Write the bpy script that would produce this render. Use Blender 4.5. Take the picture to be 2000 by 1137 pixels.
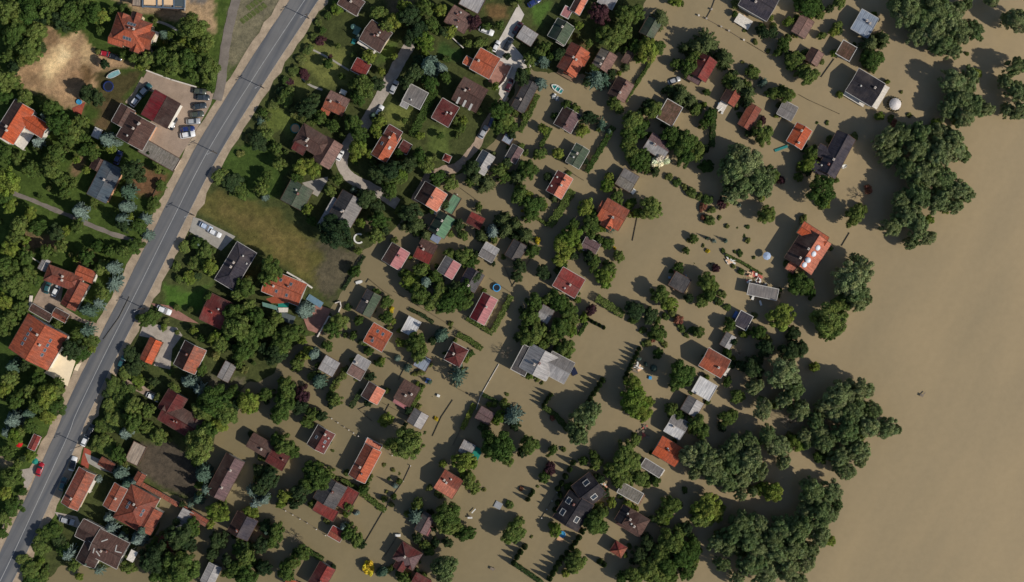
import bpy, bmesh, math, random
import numpy as np
from mathutils import Vector, Matrix
from mathutils.geometry import delaunay_2d_cdt
for o in list(bpy.data.objects): bpy.data.objects.remove(o)
sc = bpy.context.scene; COL = sc.collection
R = math.radians
# ------------------------------------------------------------ camera, sky, sun, exposure
CAM_H = 500.0; PPM = 6.0                      # flying height (m), photo pixels per metre at water level
cd = bpy.data.cameras.new('camera'); cam = bpy.data.objects.new('camera', cd); COL.objects.link(cam)
cam.location = (0, 0, CAM_H); cam.rotation_euler = (0, 0, 0)
cd.sensor_width = 36; cd.lens = 36*CAM_H/(2000/PPM); cd.clip_start = 1; cd.clip_end = 6000
sc.camera = cam
SUN_AZ = (0.90, -0.435); SUN_EL = 40
world = bpy.data.worlds.new('World'); sc.world = world; world.use_nodes = True
wn = world.node_tree.nodes; wl = world.node_tree.links
sky = wn.new('ShaderNodeTexSky'); sky.sky_type = 'NISHITA'; sky.sun_disc = False
sky.sun_elevation = R(SUN_EL); sky.sun_rotation = math.atan2(SUN_AZ[0], SUN_AZ[1])
wl.new(sky.outputs[0], wn['Background'].inputs[0]); wn['Background'].inputs[1].default_value = 0.095
sl = bpy.data.lights.new('sun', 'SUN'); sl.energy = 4.1; sl.angle = R(0.5); sl.color = (1, 0.94, 0.85)
sun = bpy.data.objects.new('sun', sl); COL.objects.link(sun); sun.location = (150, -70, 160)
sd = Vector((SUN_AZ[0]*math.cos(R(SUN_EL)), SUN_AZ[1]*math.cos(R(SUN_EL)), math.sin(R(SUN_EL))))
sun.rotation_euler = sd.to_track_quat('Z', 'Y').to_euler()
sc.render.filter_size = 1.8
vs = sc.view_settings; vs.view_transform = 'Standard'; vs.look = 'None'; vs.exposure = 0; vs.gamma = 1; vs.use_curve_mapping = False

# ------------------------------------------------------------ helpers
rnd = random.Random(7); nr = np.random.RandomState(11)
def W(px, py, z=0.0):
    k = (CAM_H - z)/CAM_H/PPM
    return ((px-1000)*k, (568.5-py)*k)
def lin(c, k=1.0):
    return tuple((((v/255)/12.92) if v/255 <= .04045 else ((v/255+.055)/1.055)**2.4)*k for v in c[:3])
MATS = {}
def newmat(name):
    m = bpy.data.materials.new(name); m.use_nodes = True
    return m, m.node_tree.nodes, m.node_tree.links, m.node_tree.nodes['Principled BSDF']
def setc(bs, rough, spec=.3):
    bs.inputs['Roughness'].default_value = rough; bs.inputs['Specular IOR Level'].default_value = spec
def mixrgb(n, l, mode, fac, a, b):
    x = n.new('ShaderNodeMix'); x.data_type = 'RGBA'; x.blend_type = mode
    for s, v in ((0, fac), (6, a), (7, b)):
        if hasattr(v, 'is_output'): l.new(v, x.inputs[s])
        else: x.inputs[s].default_value = v if not isinstance(v, tuple) else (*v[:3], 1)
    return x.outputs[2]
def noise(n, l, co, scale, detail=4, rough=.6):
    t = n.new('ShaderNodeTexNoise'); t.inputs['Scale'].default_value = scale
    t.inputs['Detail'].default_value = detail; t.inputs['Roughness'].default_value = rough
    l.new(co, t.inputs['Vector']); return t.outputs['Fac']
def ramp(n, l, f, a, b, lo=0., hi=1.):
    m = n.new('ShaderNodeMapRange'); m.clamp = True
    for i, v in enumerate((a, b, lo, hi)): m.inputs[i+1].default_value = v
    l.new(f, m.inputs[0]); return m.outputs[0]
def bump(n, l, bs, h, dist, st=.6):
    b = n.new('ShaderNodeBump'); b.inputs['Strength'].default_value = st; b.inputs['Distance'].default_value = dist
    l.new(h, b.inputs['Height']); l.new(b.outputs[0], bs.inputs['Normal'])
def obco(n, l):
    """object coordinates shifted by a random amount for every object"""
    t = n.new('ShaderNodeTexCoord'); oi = n.new('ShaderNodeObjectInfo')
    a = n.new('ShaderNodeVectorMath'); a.operation = 'MULTIPLY_ADD'
    cx = n.new('ShaderNodeCombineXYZ'); l.new(oi.outputs['Random'], cx.inputs[0]); l.new(oi.outputs['Random'], cx.inputs[1])
    a.inputs[1].default_value = (90, 70, 50); l.new(cx.outputs[0], a.inputs[0]); l.new(t.outputs['Object'], a.inputs[2])
    return a.outputs[0], oi.outputs['Random'], t
def plain(name, c, rough=.8, var=.25, scale=1.2, spec=.25, fine=9, k=1.0):
    if name in MATS: return MATS[name]
    m, n, l, bs = newmat(name); setc(bs, rough, spec); co, ra, t = obco(n, l); c = lin(c, k)
    f1 = noise(n, l, co, scale, 5); f2 = noise(n, l, co, fine, 2)
    a = mixrgb(n, l, 'MIX', ramp(n, l, f1, .3, .7), tuple(v*(1-var) for v in c), tuple(min(1, v*(1+var)) for v in c))
    a = mixrgb(n, l, 'MULTIPLY', 1.0, a, mixrgb(n, l, 'MIX', ramp(n, l, f2, .25, .75), (1-var*.7,)*3, (1+var*.5,)*3))
    l.new(a, bs.inputs['Base Color']); bump(n, l, bs, f2, .02); MATS[name] = m; return m
def tile(name, c, c2=None, var=.3, kind='tile', moss=0.0):
    """roof covering: c main colour, c2 weathered colour, UV in metres (u along ridge, v down the slope)"""
    if name in MATS: return MATS[name]
    m, n, l, bs = newmat(name); setc(bs, .85 if kind != 'metal' else .5, .12); co, ra, t = obco(n, l)
    c = lin(c); c2 = lin(c2) if c2 else tuple(v*.62 for v in c)
    f = noise(n, l, co, .55, 6, .65); f3 = noise(n, l, co, 3.5, 3)
    a = mixrgb(n, l, 'MIX', ramp(n, l, f, .36, .62), c, tuple(x*(1-var)+y*var for x, y in zip(c, c2)))
    a = mixrgb(n, l, 'MIX', ramp(n, l, f3, .45, .72, 0, .7), a, c2)
    uv = t.outputs['UV']
    if kind == 'tile':
        br = n.new('ShaderNodeTexBrick'); l.new(uv, br.inputs['Vector']); br.inputs['Scale'].default_value = 1
        br.inputs['Brick Width'].default_value = .45; br.inputs['Row Height'].default_value = .5
        br.inputs['Mortar Size'].default_value = .05; br.inputs['Mortar Smooth'].default_value = .6
        br.inputs['Color1'].default_value = (1.12, 1.12, 1.12, 1); br.inputs['Color2'].default_value = (.8, .8, .8, 1); br.inputs['Mortar'].default_value = (.55, .53, .5, 1)
        a = mixrgb(n, l, 'MULTIPLY', .85, a, br.outputs['Color']); bump(n, l, bs, br.outputs['Fac'], -.03)
    else:
        wv = n.new('ShaderNodeTexWave'); wv.wave_type = 'BANDS'; wv.bands_direction = 'X'; wv.inputs['Scale'].default_value = 1.1 if kind == 'sheet' else .55
        wv.inputs['Distortion'].default_value = .3; l.new(uv, wv.inputs['Vector'])
        a = mixrgb(n, l, 'MULTIPLY', .5, a, mixrgb(n, l, 'MIX', wv.outputs['Fac'], (.6,)*3, (1.1,)*3)); bump(n, l, bs, wv.outputs['Fac'], .05)
    st = n.new('ShaderNodeTexNoise'); st.inputs['Scale'].default_value = 1; mp = n.new('ShaderNodeMapping'); mp.inputs['Scale'].default_value = (2.2, .18, 1)
    l.new(uv, mp.inputs[0]); l.new(mp.outputs[0], st.inputs['Vector'])
    a = mixrgb(n, l, 'MULTIPLY', 1, a, mixrgb(n, l, 'MIX', ramp(n, l, st.outputs['Fac'], .35, .7), (.64, .65, .68), (1.14, 1.13, 1.12)))
    a = mixrgb(n, l, 'MIX', ramp(n, l, noise(n, l, co, .22, 3), .45, .75, 0, .35), a, lin((112, 100, 92)))
    if moss: a = mixrgb(n, l, 'MIX', ramp(n, l, noise(n, l, co, 1.6, 5, .7), .5, .62, 0, moss), a, lin((58, 54, 34)))
    a = mixrgb(n, l, 'MULTIPLY', 1, a, mixrgb(n, l, 'MIX', ra, (.88,)*3, (1.1,)*3))
    l.new(a, bs.inputs['Base Color']); MATS[name] = m; return m
def link(o, parent=None):
    COL.objects.link(o)
    if parent is not None: o.parent = parent
    return o
def tag(o, label=None, cat=None, group=None, kind=None):
    if label: o['label'] = label
    if cat: o['category'] = cat
    if group: o['group'] = group
    if kind: o['kind'] = kind
    return o
def mesh(name, vf, mat=None, smooth=False):
    me = bpy.data.meshes.new(name); me.from_pydata(*([list(vf[0]), [], list(vf[1])])); 
    if mat: me.materials.append(mat)
    if smooth: me.polygons.foreach_set('use_smooth', [True]*len(me.polygons))
    me.update(); return me
def obj(name, me, parent=None, loc=(0,0,0), rz=0, mat=None):
    o = bpy.data.objects.new(name, me); o.location = loc; o.rotation_euler = (0, 0, rz); link(o, parent)
    if mat is not None: o.material_slots[0].link = 'OBJECT'; o.material_slots[0].material = mat
    return o
def empty(name, loc=(0,0,0), rz=0):
    o = bpy.data.objects.new(name, None); o.empty_display_size = .5; o.location = loc; o.rotation_euler = (0,0,rz); return link(o)
def box(x0, x1, y0, y1, z0, z1):
    v = [(x0,y0,z0),(x1,y0,z0),(x1,y1,z0),(x0,y1,z0),(x0,y0,z1),(x1,y0,z1),(x1,y1,z1),(x0,y1,z1)]
    return v, [(3,2,1,0),(4,5,6,7),(0,1,5,4),(1,2,6,5),(2,3,7,6),(3,0,4,7)]
def join(*parts):
    V, F = [], []
    for v, f in parts:
        k = len(V); V += list(v); F += [tuple(i+k for i in q) for q in f]
    return V, F
def prism(top, th):
    """closed slab under a 3-D polygon (counter-clockwise from above)"""
    n = len(top); v = list(top) + [(p[0], p[1], p[2]-th) for p in top]
    return v, [tuple(range(n)), tuple(range(2*n-1, n-1, -1))] + [((i+1) % n, i, i+n, (i+1) % n+n) for i in range(n)]
def extrude(poly, z0, z1): return prism([(x, y, z1) for x, y in poly], z1-z0)
def cyl(r0, r1, z0, z1, n=10, cx=0, cy=0):
    v = [(cx+r*math.cos(2*math.pi*i/n), cy+r*math.sin(2*math.pi*i/n), z) for r, z in ((r0, z0), (r1, z1)) for i in range(n)]
    return v, [tuple(range(n-1, -1, -1)), tuple(range(n, 2*n))] + [(i, (i+1) % n, (i+1) % n+n, i+n) for i in range(n)]
def lathe(prof, n=20):
    v = [(r*math.cos(2*math.pi*i/n), r*math.sin(2*math.pi*i/n), z) for r, z in prof for i in range(n)]; f = []
    for j in range(len(prof)-1):
        for i in range(n): f.append((j*n+i, j*n+(i+1) % n, (j+1)*n+(i+1) % n, (j+1)*n+i))
    return v, f
def tube(p, q, r0, r1, n=5):
    p, q = Vector(p), Vector(q); d = (q-p).normalized(); s = d.orthogonal().normalized(); t = d.cross(s)
    v = [tuple(c + (s*math.cos(2*math.pi*i/n) + t*math.sin(2*math.pi*i/n))*r) for c, r in ((p, r0), (q, r1)) for i in range(n)]
    return v, [tuple(range(n-1,-1,-1)), tuple(range(n, 2*n))] + [(i, (i+1) % n, (i+1) % n+n, i+n) for i in range(n)]

# ------------------------------------------------------------ terrain: land to the left, river flood to the right
LAND = [(-3000,-3000),(1275,-3000),(1272,-60),(1255,40),(1238,100),(1190,112),(1150,150),(1110,150),(1062,138),(1035,131),(1010,160),(1000,200),
 (985,240),(958,290),(915,335),(885,338),(862,350),(835,420),(800,400),(778,432),(745,470),(712,490),(694,520),(672,562),(655,585),
 (648,622),(612,655),(560,690),(525,735),(490,745),(455,780),(430,830),(415,868),(390,880),(388,905),(395,945),(368,975),(312,962),(314,1010),(297,1048),
 (280,1062),(262,1098),(200,1112),(120,1108),(95,1137),(60,3000),(-3000,3000)]
LP = np.array([W(*p) for p in LAND])
def inpoly(P, x, y):
    x = np.asarray(x, float); y = np.asarray(y, float); c = np.zeros(x.shape, bool); n = len(P)
    for i in range(n):
        (x1, y1), (x2, y2) = P[i], P[i-1]
        if y1 == y2: continue
        c ^= ((y1 > y) != (y2 > y)) & (x < (x2-x1)*(y-y1)/(y2-y1)+x1)
    return c
def pdist(P, x, y, closed=True):
    x = np.asarray(x, float); y = np.asarray(y, float); d = np.full(x.shape, 1e9); n = len(P)
    for i in range(n if closed else n-1):
        a = P[i]; b = P[(i+1) % n]; e = (b[0]-a[0], b[1]-a[1]); L = e[0]**2+e[1]**2+1e-9
        t = np.clip(((x-a[0])*e[0]+(y-a[1])*e[1])/L, 0, 1)
        d = np.minimum(d, np.hypot(x-a[0]-t*e[0], y-a[1]-t*e[1]))
    return d
def wob(x, y):
    return (np.sin(x*.31+1.3*np.sin(y*.17))+np.sin(y*.37+1.7*np.sin(x*.13+2))+.6*np.sin(x*.83+y*.61)+.5*np.sin(x*1.31-y*1.17))*.25
def ground(x, y):
    x = np.asarray(x, float); y = np.asarray(y, float); d = pdist(LP, x, y)*np.where(inpoly(LP, x, y), 1, -1) + wob(x, y)*1.6 + wob(x*3.1+5, y*2.9)*.7
    return np.where(d > 0, 2.4*(1-np.exp(-np.maximum(d, 0)/20))+np.minimum(d, 200)*.004, -1.2*(1-np.exp(np.minimum(d, 0)/5)))
def gz(x, y): return float(ground(x, y))
def base(x, y): return max(gz(x, y), 0.0)

# natural ground cover: (outline in photo pixels, colour, edge softness in metres)
COVER = [
 ([(-80,-60),(520,-60),(470,160),(330,420),(60,1160),(-80,1160)], (66,82,38), 3),
 ([(92,50),(110,55),(120,78),(145,66),(168,70),(178,100),(215,105),(270,130),(225,136),(192,145),(196,170),(166,205),(160,222),(120,205),(60,178),(28,165),(40,125),(75,122),(85,100)], (158,130,102), 1.2),
 ([(100,80),(125,85),(150,70),(145,100),(125,140),(90,160),(75,150)], (200,172,134), 2.5),
 ([(165,80),(185,110),(170,150),(155,140)], (192,162,124), 2),
 ([(160,125),(185,130),(185,165),(160,185)], (96,76,54), 2),
 ([(60,140),(90,150),(80,175),(50,165)], (132,108,84), 2),
 ([(120,90),(140,110),(118,120)], (214,190,152), 1.5),
 ([(140,120),(158,150),(150,190),(130,170)], (140,112,86), 2),
 ([(95,60),(112,62),(112,90),(92,95)], (128,104,80), 1.5),
 ([(95,120),(108,118),(100,150),(85,148)], (212,186,146), 1.5),
 ([(185,140),(275,140),(240,210),(210,240),(175,200),(190,165)], (74,68,44), 1.5),
 ([(200,200),(235,200),(215,250),(180,255)], (96,80,58), 2),
 ([(215,-10),(420,-10),(420,62),(330,40),(260,22)], (156,132,106), 1.2),
 ([(370,-10),(412,-10),(405,8),(370,6)], (110,104,102), 1),
 ([(465,-20),(560,-20),(480,110),(446,150),(440,60)], (112,106,88), 1.5),
 ([(385,410),(395,380),(430,375),(480,395),(535,405),(565,432),(600,455),(632,480),(640,580),(590,548),(520,500)], (88,84,48), 1.2),
 ([(430,395),(520,430),(590,480),(600,530),(540,490),(450,425)], (98,88,54), 4),
 ([(612,470),(700,485),(700,500),(670,565),(640,585),(606,545),(630,510)], (84,78,64), 3),
 ([(440,290),(520,272),(565,330),(545,385),(470,380),(425,340)], (64,82,38), 2),
 ([(600,72),(690,100),(688,168),(640,172),(588,130)], (96,100,56), 1.5),
 ([(572,150),(603,165),(592,200),(562,182)], (96,100,56), 1.5),
 ([(520,195),(582,228),(572,268),(515,250)], (88,98,50), 1.5),
 ([(765,198),(808,214),(832,232),(800,256),(752,236)], (98,104,56), 1),
 ([(862,84),(905,95),(897,122),(852,106)], (56,78,40), 1),
 ([(840,250),(892,250),(872,302),(828,312)], (80,92,48), 1.5),
 ([(740,95),(782,74),(772,106),(735,122)], (74,92,44), 1.5),
 ([(322,560),(412,556),(390,602),(326,604)], (66,92,38), 1.5),
 ([(-20,500),(40,495),(35,560),(-20,570)], (54,74,28), 2),
 ([(1040,8),(1078,3),(1056,48),(1038,46)], (72,96,44), 1),
 ([(260,318),(330,345),(305,392),(258,372)], (104,78,58), 1),
 ([(25,452),(110,460),(130,480),(60,490),(30,470)], (118,98,76), 2),
 ([(150,495),(185,490),(185,520),(150,520)], (100,84,60), 2),
 ([(145,300),(170,305),(150,345),(138,340)], (112,94,72), 1.2),
 ([(360,535),(410,520),(405,560),(350,570)], (70,80,44), 2),
 ([(285,690),(340,700),(325,745),(270,735)], (70,78,44), 1.5),
 ([(385,735),(470,745),(470,775),(420,770)], (98,92,78), 2),
 ([(0,1040),(30,1000),(20,1060),(0,1080)], (60,78,30), 2),
 ([(275,868),(330,866),(390,905),(395,945),(370,975),(270,928)], (76,68,60), 1),
 ([(950,10),(995,8),(990,35),(955,35)], (110,88,60), 1.5),
 ([(755,-5),(805,-5),(795,30),(765,25)], (104,92,74), 1.5),
 ([(1130,80),(1160,85),(1155,105),(1140,95)], (104,86,58), 1),
 ([(700,440),(725,420),(735,440),(715,460)], (100,90,72), 1),
 ([(-10,880),(15,885),(25,910),(-10,905)], (120,108,90), 1.5),
]
def axis(lo, hi, step, far):
    a = list(np.arange(lo, hi+.01, step)); s = step; x = hi
    while x < far: s *= 1.6; x += s; a.append(x)
    s = step; x = lo
    while x > -far: s *= 1.6; x -= s; a.insert(0, x)
    return np.array(a)
def build_ground():
    xs = axis(-172, 60, 1.1, 2500); ys = axis(-100, 100, 1.1, 2500)
    X, Y = np.meshgrid(xs, ys); Z = ground(X, Y)
    n, m = X.shape; v = np.stack([X, Y, Z], -1).reshape(-1, 3)
    idx = np.arange(n*m).reshape(n, m); f = np.stack([idx[:-1,:-1], idx[:-1,1:], idx[1:,1:], idx[1:,:-1]], -1).reshape(-1, 4)
    me = bpy.data.meshes.new('ground'); me.from_pydata(v.tolist(), [], f.tolist())
    col = np.zeros((n, m, 4)); col[..., 3] = 1; col[..., :3] = lin((66, 72, 42))
    for poly, c, soft in COVER:
        P = [W(px, py, 2.0) for px, py in poly]
        xa = [p[0] for p in P]; ya = [p[1] for p in P]
        sel = (X > min(xa)-6) & (X < max(xa)+6) & (Y > min(ya)-6) & (Y < max(ya)+6)
        x = X[sel]; y = Y[sel]
        d = pdist(P, x, y)*np.where(inpoly(P, x, y), 1, -1) + wob(x*2.3, y*2.3)*soft*1.2
        k = np.clip(d/soft+.5, 0, 1)[:, None]; col[sel, :3] = col[sel, :3]*(1-k)+np.array(lin(c))*k
    at = me.color_attributes.new('cover', 'FLOAT_COLOR', 'POINT'); at.data.foreach_set('color', col.reshape(-1))
    me.polygons.foreach_set('use_smooth', [True]*len(me.polygons))
    mt, nn, l, bs = newmat('ground_cover'); setc(bs, .95, .1)
    t = nn.new('ShaderNodeTexCoord'); co = t.outputs['Object']; a = nn.new('ShaderNodeVertexColor'); a.layer_name = 'cover'
    f1 = noise(nn, l, co, .09, 6, .65); f2 = noise(nn, l, co, .6, 6, .7); f3 = noise(nn, l, co, 3.2, 3, .7)
    c = mixrgb(nn, l, 'MULTIPLY', 1, a.outputs[0], mixrgb(nn, l, 'MIX', ramp(nn, l, f1, .3, .7), (.78, .8, .78), (1.22, 1.2, 1.12)))
    c = mixrgb(nn, l, 'MULTIPLY', 1, c, mixrgb(nn, l, 'MIX', ramp(nn, l, f2, .3, .7), (.6, .62, .62), (1.35, 1.32, 1.25)))
    c = mixrgb(nn, l, 'MULTIPLY', 1, c, mixrgb(nn, l, 'MIX', ramp(nn, l, f3, .3, .7), (.72,)*3, (1.25,)*3))
    l.new(c, bs.inputs['Base Color']); bump(nn, l, bs, f2, .5, .5)
    me.materials.append(mt); tag(obj('ground', me), kind='structure')
build_ground()
def build_water():
    xs = axis(-180, 172, 8, 2500); ys = axis(-100, 100, 8, 2500); X, Y = np.meshgrid(xs, ys); n, m = X.shape
    idx = np.arange(n*m).reshape(n, m); f = np.stack([idx[:-1,:-1], idx[:-1,1:], idx[1:,1:], idx[1:,:-1]], -1).reshape(-1, 4)
    me = bpy.data.meshes.new('flood_water'); me.from_pydata(np.stack([X, Y, 0*X], -1).reshape(-1, 3).tolist(), [], f.tolist())
    mt, nn, l, bs = newmat('muddy_water'); setc(bs, .22, .35); bs.inputs['IOR'].default_value = 1.33
    t = nn.new('ShaderNodeTexCoord'); co = t.outputs['Object']
    mp = nn.new('ShaderNodeMapping'); mp.inputs['Rotation'].default_value = (0, 0, R(62)); mp.vector_type = 'TEXTURE'; mp.inputs['Scale'].default_value = (3.5, 1, 1); l.new(co, mp.inputs[0])
    f1 = noise(nn, l, co, .016, 4, .5); f2 = noise(nn, l, mp.outputs[0], .06, 5, .55); f3 = noise(nn, l, co, .5, 4, .6)
    # haze and vignetting put into the colour, lighter to the right; streaks are silt
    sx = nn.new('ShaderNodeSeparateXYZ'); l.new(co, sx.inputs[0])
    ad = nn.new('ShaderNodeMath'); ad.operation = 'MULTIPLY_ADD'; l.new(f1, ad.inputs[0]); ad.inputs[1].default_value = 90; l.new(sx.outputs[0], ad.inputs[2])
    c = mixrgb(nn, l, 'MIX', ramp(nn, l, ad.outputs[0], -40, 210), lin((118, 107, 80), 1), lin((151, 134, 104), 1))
    c = mixrgb(nn, l, 'MULTIPLY', 1, c, mixrgb(nn, l, 'MIX', ramp(nn, l, f2, .3, .7), (.9, .915, .93), (1.09, 1.075, 1.05)))
    c = mixrgb(nn, l, 'MULTIPLY', 1, c, mixrgb(nn, l, 'MIX', ramp(nn, l, f3, .3, .7), (.965,)*3, (1.035,)*3))
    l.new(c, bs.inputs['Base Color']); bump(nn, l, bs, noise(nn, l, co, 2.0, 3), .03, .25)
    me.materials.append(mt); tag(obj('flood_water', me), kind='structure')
build_water()

# ------------------------------------------------------------ roads, drives and paving draped on the ground
def drape(name, P, mat, off, step=2.5, kind='structure', label=None, cat=None):
    B = []
    for i in range(len(P)):
        a, b = P[i], P[(i+1) % len(P)]; k = max(1, int(math.hypot(b[0]-a[0], b[1]-a[1])/step))
        B += [(a[0]+(b[0]-a[0])*j/k, a[1]+(b[1]-a[1])*j/k) for j in range(k)]
    xa = [p[0] for p in B]; ya = [p[1] for p in B]
    gx, gy = np.meshgrid(np.arange(min(xa), max(xa), step)+.37, np.arange(min(ya), max(ya), step)+.29)
    s = inpoly(B, gx, gy) & (pdist(B, gx, gy) > step*.4)
    pts = [Vector(p) for p in B]+[Vector((x, y)) for x, y in zip(gx[s], gy[s])]
    r = delaunay_2d_cdt(pts, [(i, (i+1) % len(B)) for i in range(len(B))], [list(range(len(B)))], 1, 1e-4)
    xy = np.array([(p.x, p.y) for p in r[0]]); z = np.maximum(ground(xy[:,0], xy[:,1]), -.04)+off
    me = mesh(name, ([(x, y, q) for (x, y), q in zip(xy.tolist(), z.tolist())], r[2]), mat, True)
    if me.polygons and me.polygons[0].normal.z < 0: me.flip_normals()
    return tag(obj(name, me), label, cat, kind=kind)
def smooth_line(pts, z, n=8):
    P = [Vector(W(*p, z)) for p in pts]; out = []
    for i in range(len(P)-1):
        a, b, c, d = P[max(i-1, 0)], P[i], P[i+1], P[min(i+2, len(P)-1)]
        for j in range(n):
            t = j/n; out.append(.5*((2*b)+(c-a)*t+(2*a-5*b+4*c-d)*t*t+(3*b-a-3*c+d)*t**3))
    return out+[P[-1]]
def ribbon(name, pts, wl_, wr, mat, off, kind='structure', n=8, rag=0.0):
    L = smooth_line(pts, 2.2, n); left, right = [], []
    for i, p in enumerate(L):
        d = (L[min(i+1, len(L)-1)]-L[max(i-1, 0)]).normalized(); q = Vector((-d.y, d.x)); w = wob(p.x*3, p.y*3)*rag
        left.append(p+q*(wl_+float(w))); right.append(p-q*(wr-float(wob(p.x*2+9, p.y*3))*rag))
    if n <= 4 or wl_+wr < 1:
        V = []; F = []
        for a, b in zip(left, right):
            for t in (0, 1): q = a.lerp(b, t); V.append((q.x, q.y, max(gz(q.x, q.y), -.04)+off))
        F = [(2*i, 2*i+1, 2*i+3, 2*i+2) for i in range(len(left)-1)]
        me = mesh(name, (V, F), mat)
        if me.polygons[0].normal.z < 0: me.flip_normals()
        return tag(obj(name, me), kind=kind)
    return drape(name, [tuple(p) for p in left]+[tuple(p) for p in reversed(right)], mat, off, 2.5, kind)
ROAD = [(640,-80),(612,-25),(588,12),(505,138),(410,289),(336,432),(268,568),(206,690),(150,806),(132,852),(68,990),(2,1129),(-30,1190)]
def asphalt():
    m, n, l, bs = newmat('worn_asphalt'); setc(bs, .85, .2); t = n.new('ShaderNodeTexCoord'); co = t.outputs['Object']
    mp = n.new('ShaderNodeMapping'); mp.inputs['Rotation'].default_value = (0, 0, R(62)); mp.vector_type = 'TEXTURE'; mp.inputs['Scale'].default_value = (40, 1, 1); l.new(co, mp.inputs[0])
    f = noise(n, l, mp.outputs[0], .55, 3, .5); f2 = noise(n, l, co, .25, 5); f3 = noise(n, l, co, 5, 3)
    c = mixrgb(n, l, 'MIX', ramp(n, l, f, .35, .65), lin((84, 86, 90)), lin((106, 105, 104)))
    c = mixrgb(n, l, 'MULTIPLY', 1, c, mixrgb(n, l, 'MIX', ramp(n, l, f2, .3, .7), (.92,)*3, (1.06,)*3))
    c = mixrgb(n, l, 'MULTIPLY', 1, c, mixrgb(n, l, 'MIX', f3, (.93,)*3, (1.07,)*3))
    l.new(c, bs.inputs['Base Color']); return m
M_asph = asphalt()
M_sand = plain('sandy_verge', (158,141,120), .95, .24, .35, .1, 2.5)
M_grav = plain('pale_gravel', (160,150,139), .95, .22, .4, .1, 3)
M_white = plain('white_gravel', (188,180,170), .95, .12, .5, .1, 3)
M_lot = plain('beige_paving', (150,132,116), .9, .16, .3, .1, 3)
M_lane = plain('grey_lane', (118,110,102), .95, .2, .3, .1, 3)
M_dirt = plain('dirt_track', (150,131,114), .95, .28, .4, .1, 3)
M_conc = plain('concrete', (150,145,136), .9, .15, .5, .15, 4)
M_cream = plain('cream_paving', (226,208,176), .9, .07, .5, .1, 4)
M_brick = plain('pink_brick_paving', (142,104,92), .9, .2, .8, .1, 5)
M_redbr = plain('red_brick', (150,78,62), .9, .25, .8, .1, 5)
M_paint = plain('road_paint', (150,150,148), .8, .15, 1, .2, 5)
ribbon('road_verge', ROAD, 6.2, 6.6, M_sand, .06, rag=1.0)
ribbon('road', ROAD, 3.7, 4.0, M_asph, .12, rag=.15)
ribbon('road_marking', ROAD, .10, .10, M_paint, .16)
ribbon('road_edge_line', [(x+20, y+10) for x, y in ROAD], .05, .05, M_paint, .16)
def poly(name, pts, mat, off=.1, **k): return drape(name, [W(*p, 2.2) for p in pts], mat, off, **k)
poly('parking_lot', [(288,140),(385,171),(418,182),(412,205),(376,268),(347,314),(290,288),(300,180),(270,172)], M_lot)
ribbon('lane', [(470,-40),(458,15),(446,62),(438,110),(433,160),(424,196)], 1.5, 1.5, M_lane, .09, rag=.3)
poly('driveway', [(378,424),(392,428),(460,462),(432,490),(370,452)], M_conc)
poly('gravel_yard', [(1012,8),(1024,28),(998,82),(1038,128),(1012,146),(985,198),(974,182),(984,132),(964,96),(984,60)], M_white)
ribbon('dirt_track', [(988,186),(956,235),(928,285),(893,325),(868,331),(836,346),(808,392)], 1.3, 1.3, M_dirt, .09, rag=.5)
ribbon('gravel_lane', [(803,82),(777,128),(756,165),(735,205),(708,250),(688,268),(672,300),(668,325),(688,350),(725,368),(776,398)], 1.8, 1.8, M_grav, .09, rag=.4)
poly('concrete_yard', [(590,357),(640,345),(640,352),(620,384),(606,376)], M_conc)
ribbon('garden_track', [(28,378),(80,398),(120,415),(160,432),(215,455),(262,470)], .75, .75, M_lane, .09, rag=.4)
poly('paved_yard', [(281,630),(345,640),(356,655),(336,682),(332,722),(300,714),(316,665),(272,656)], M_grav)
poly('brick_drive', [(294,592),(332,597),(388,632),(352,626),(322,614)], M_brick)
poly('brick_pavement', [(164,874),(178,880),(172,916),(157,908)], M_redbr)
poly('terrace', [(117,688),(150,702),(133,754),(88,728),(100,716)], M_cream, .5)
poly('gate_apron', [(150,712),(160,708),(152,725),(145,722)], M_cream, .12)
poly('brick_terrace', [(974,116),(1002,130),(977,168),(953,158)], M_brick, .14)
ribbon('garden_path', [(298,40),(325,48),(350,62),(358,72),(352,88)], .4, .4, M_conc, .1)
poly('terrace', [(588,612),(618,595),(645,604),(626,654),(600,645)], M_brick, .3)
poly('courtyard', [(88,548),(125,558),(118,595),(160,622),(190,632),(186,640),(140,622),(62,598),(70,580)], M_dirt, .11)
poly('brick_terrace', [(142,212),(168,200),(160,225),(145,220)], M_redbr, .12)
ribbon('entry_track', [(238,745),(270,758),(300,775)], 1.2, 1.2, M_dirt, .09, rag=.4)
ribbon('garden_path', [(612,98),(645,115),(682,138)], .3, .3, M_conc, .1)
ribbon('garden_path', [(588,150),(605,166),(630,176)], .35, .35, M_conc, .1)
ribbon('garden_path', [(655,10),(680,22),(700,32)], .35, .35, M_conc, .1)
poly('sand_path', [(245,200),(262,180),(278,150),(282,155),(262,195),(252,205)], M_sand, .12)
poly('concrete_forecourt', [(165,885),(200,900),(220,925),(195,918),(172,905)], M_conc, .12)
poly('car_park', [(105,1000),(150,1010),(160,1035),(120,1022)], M_grav, .1)
poly('roadside_bay', [(40,918),(70,912),(62,940),(50,960)], M_grav, .09)

M_bed = plain('vegetable_bed_soil', (84,92,52), .95, .35, 1.5, .1, 4)
for i in range(7):
    for j in range(2):
        x0 = 480+i*7-j*16+(4 if j else 0); y0 = 14+i*-5+j*26
        poly('vegetable_bed', [(x0,y0),(x0+5,y0-5),(x0+13,y0+3),(x0+8,y0+8)], M_bed, .1, step=1.5)
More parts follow.
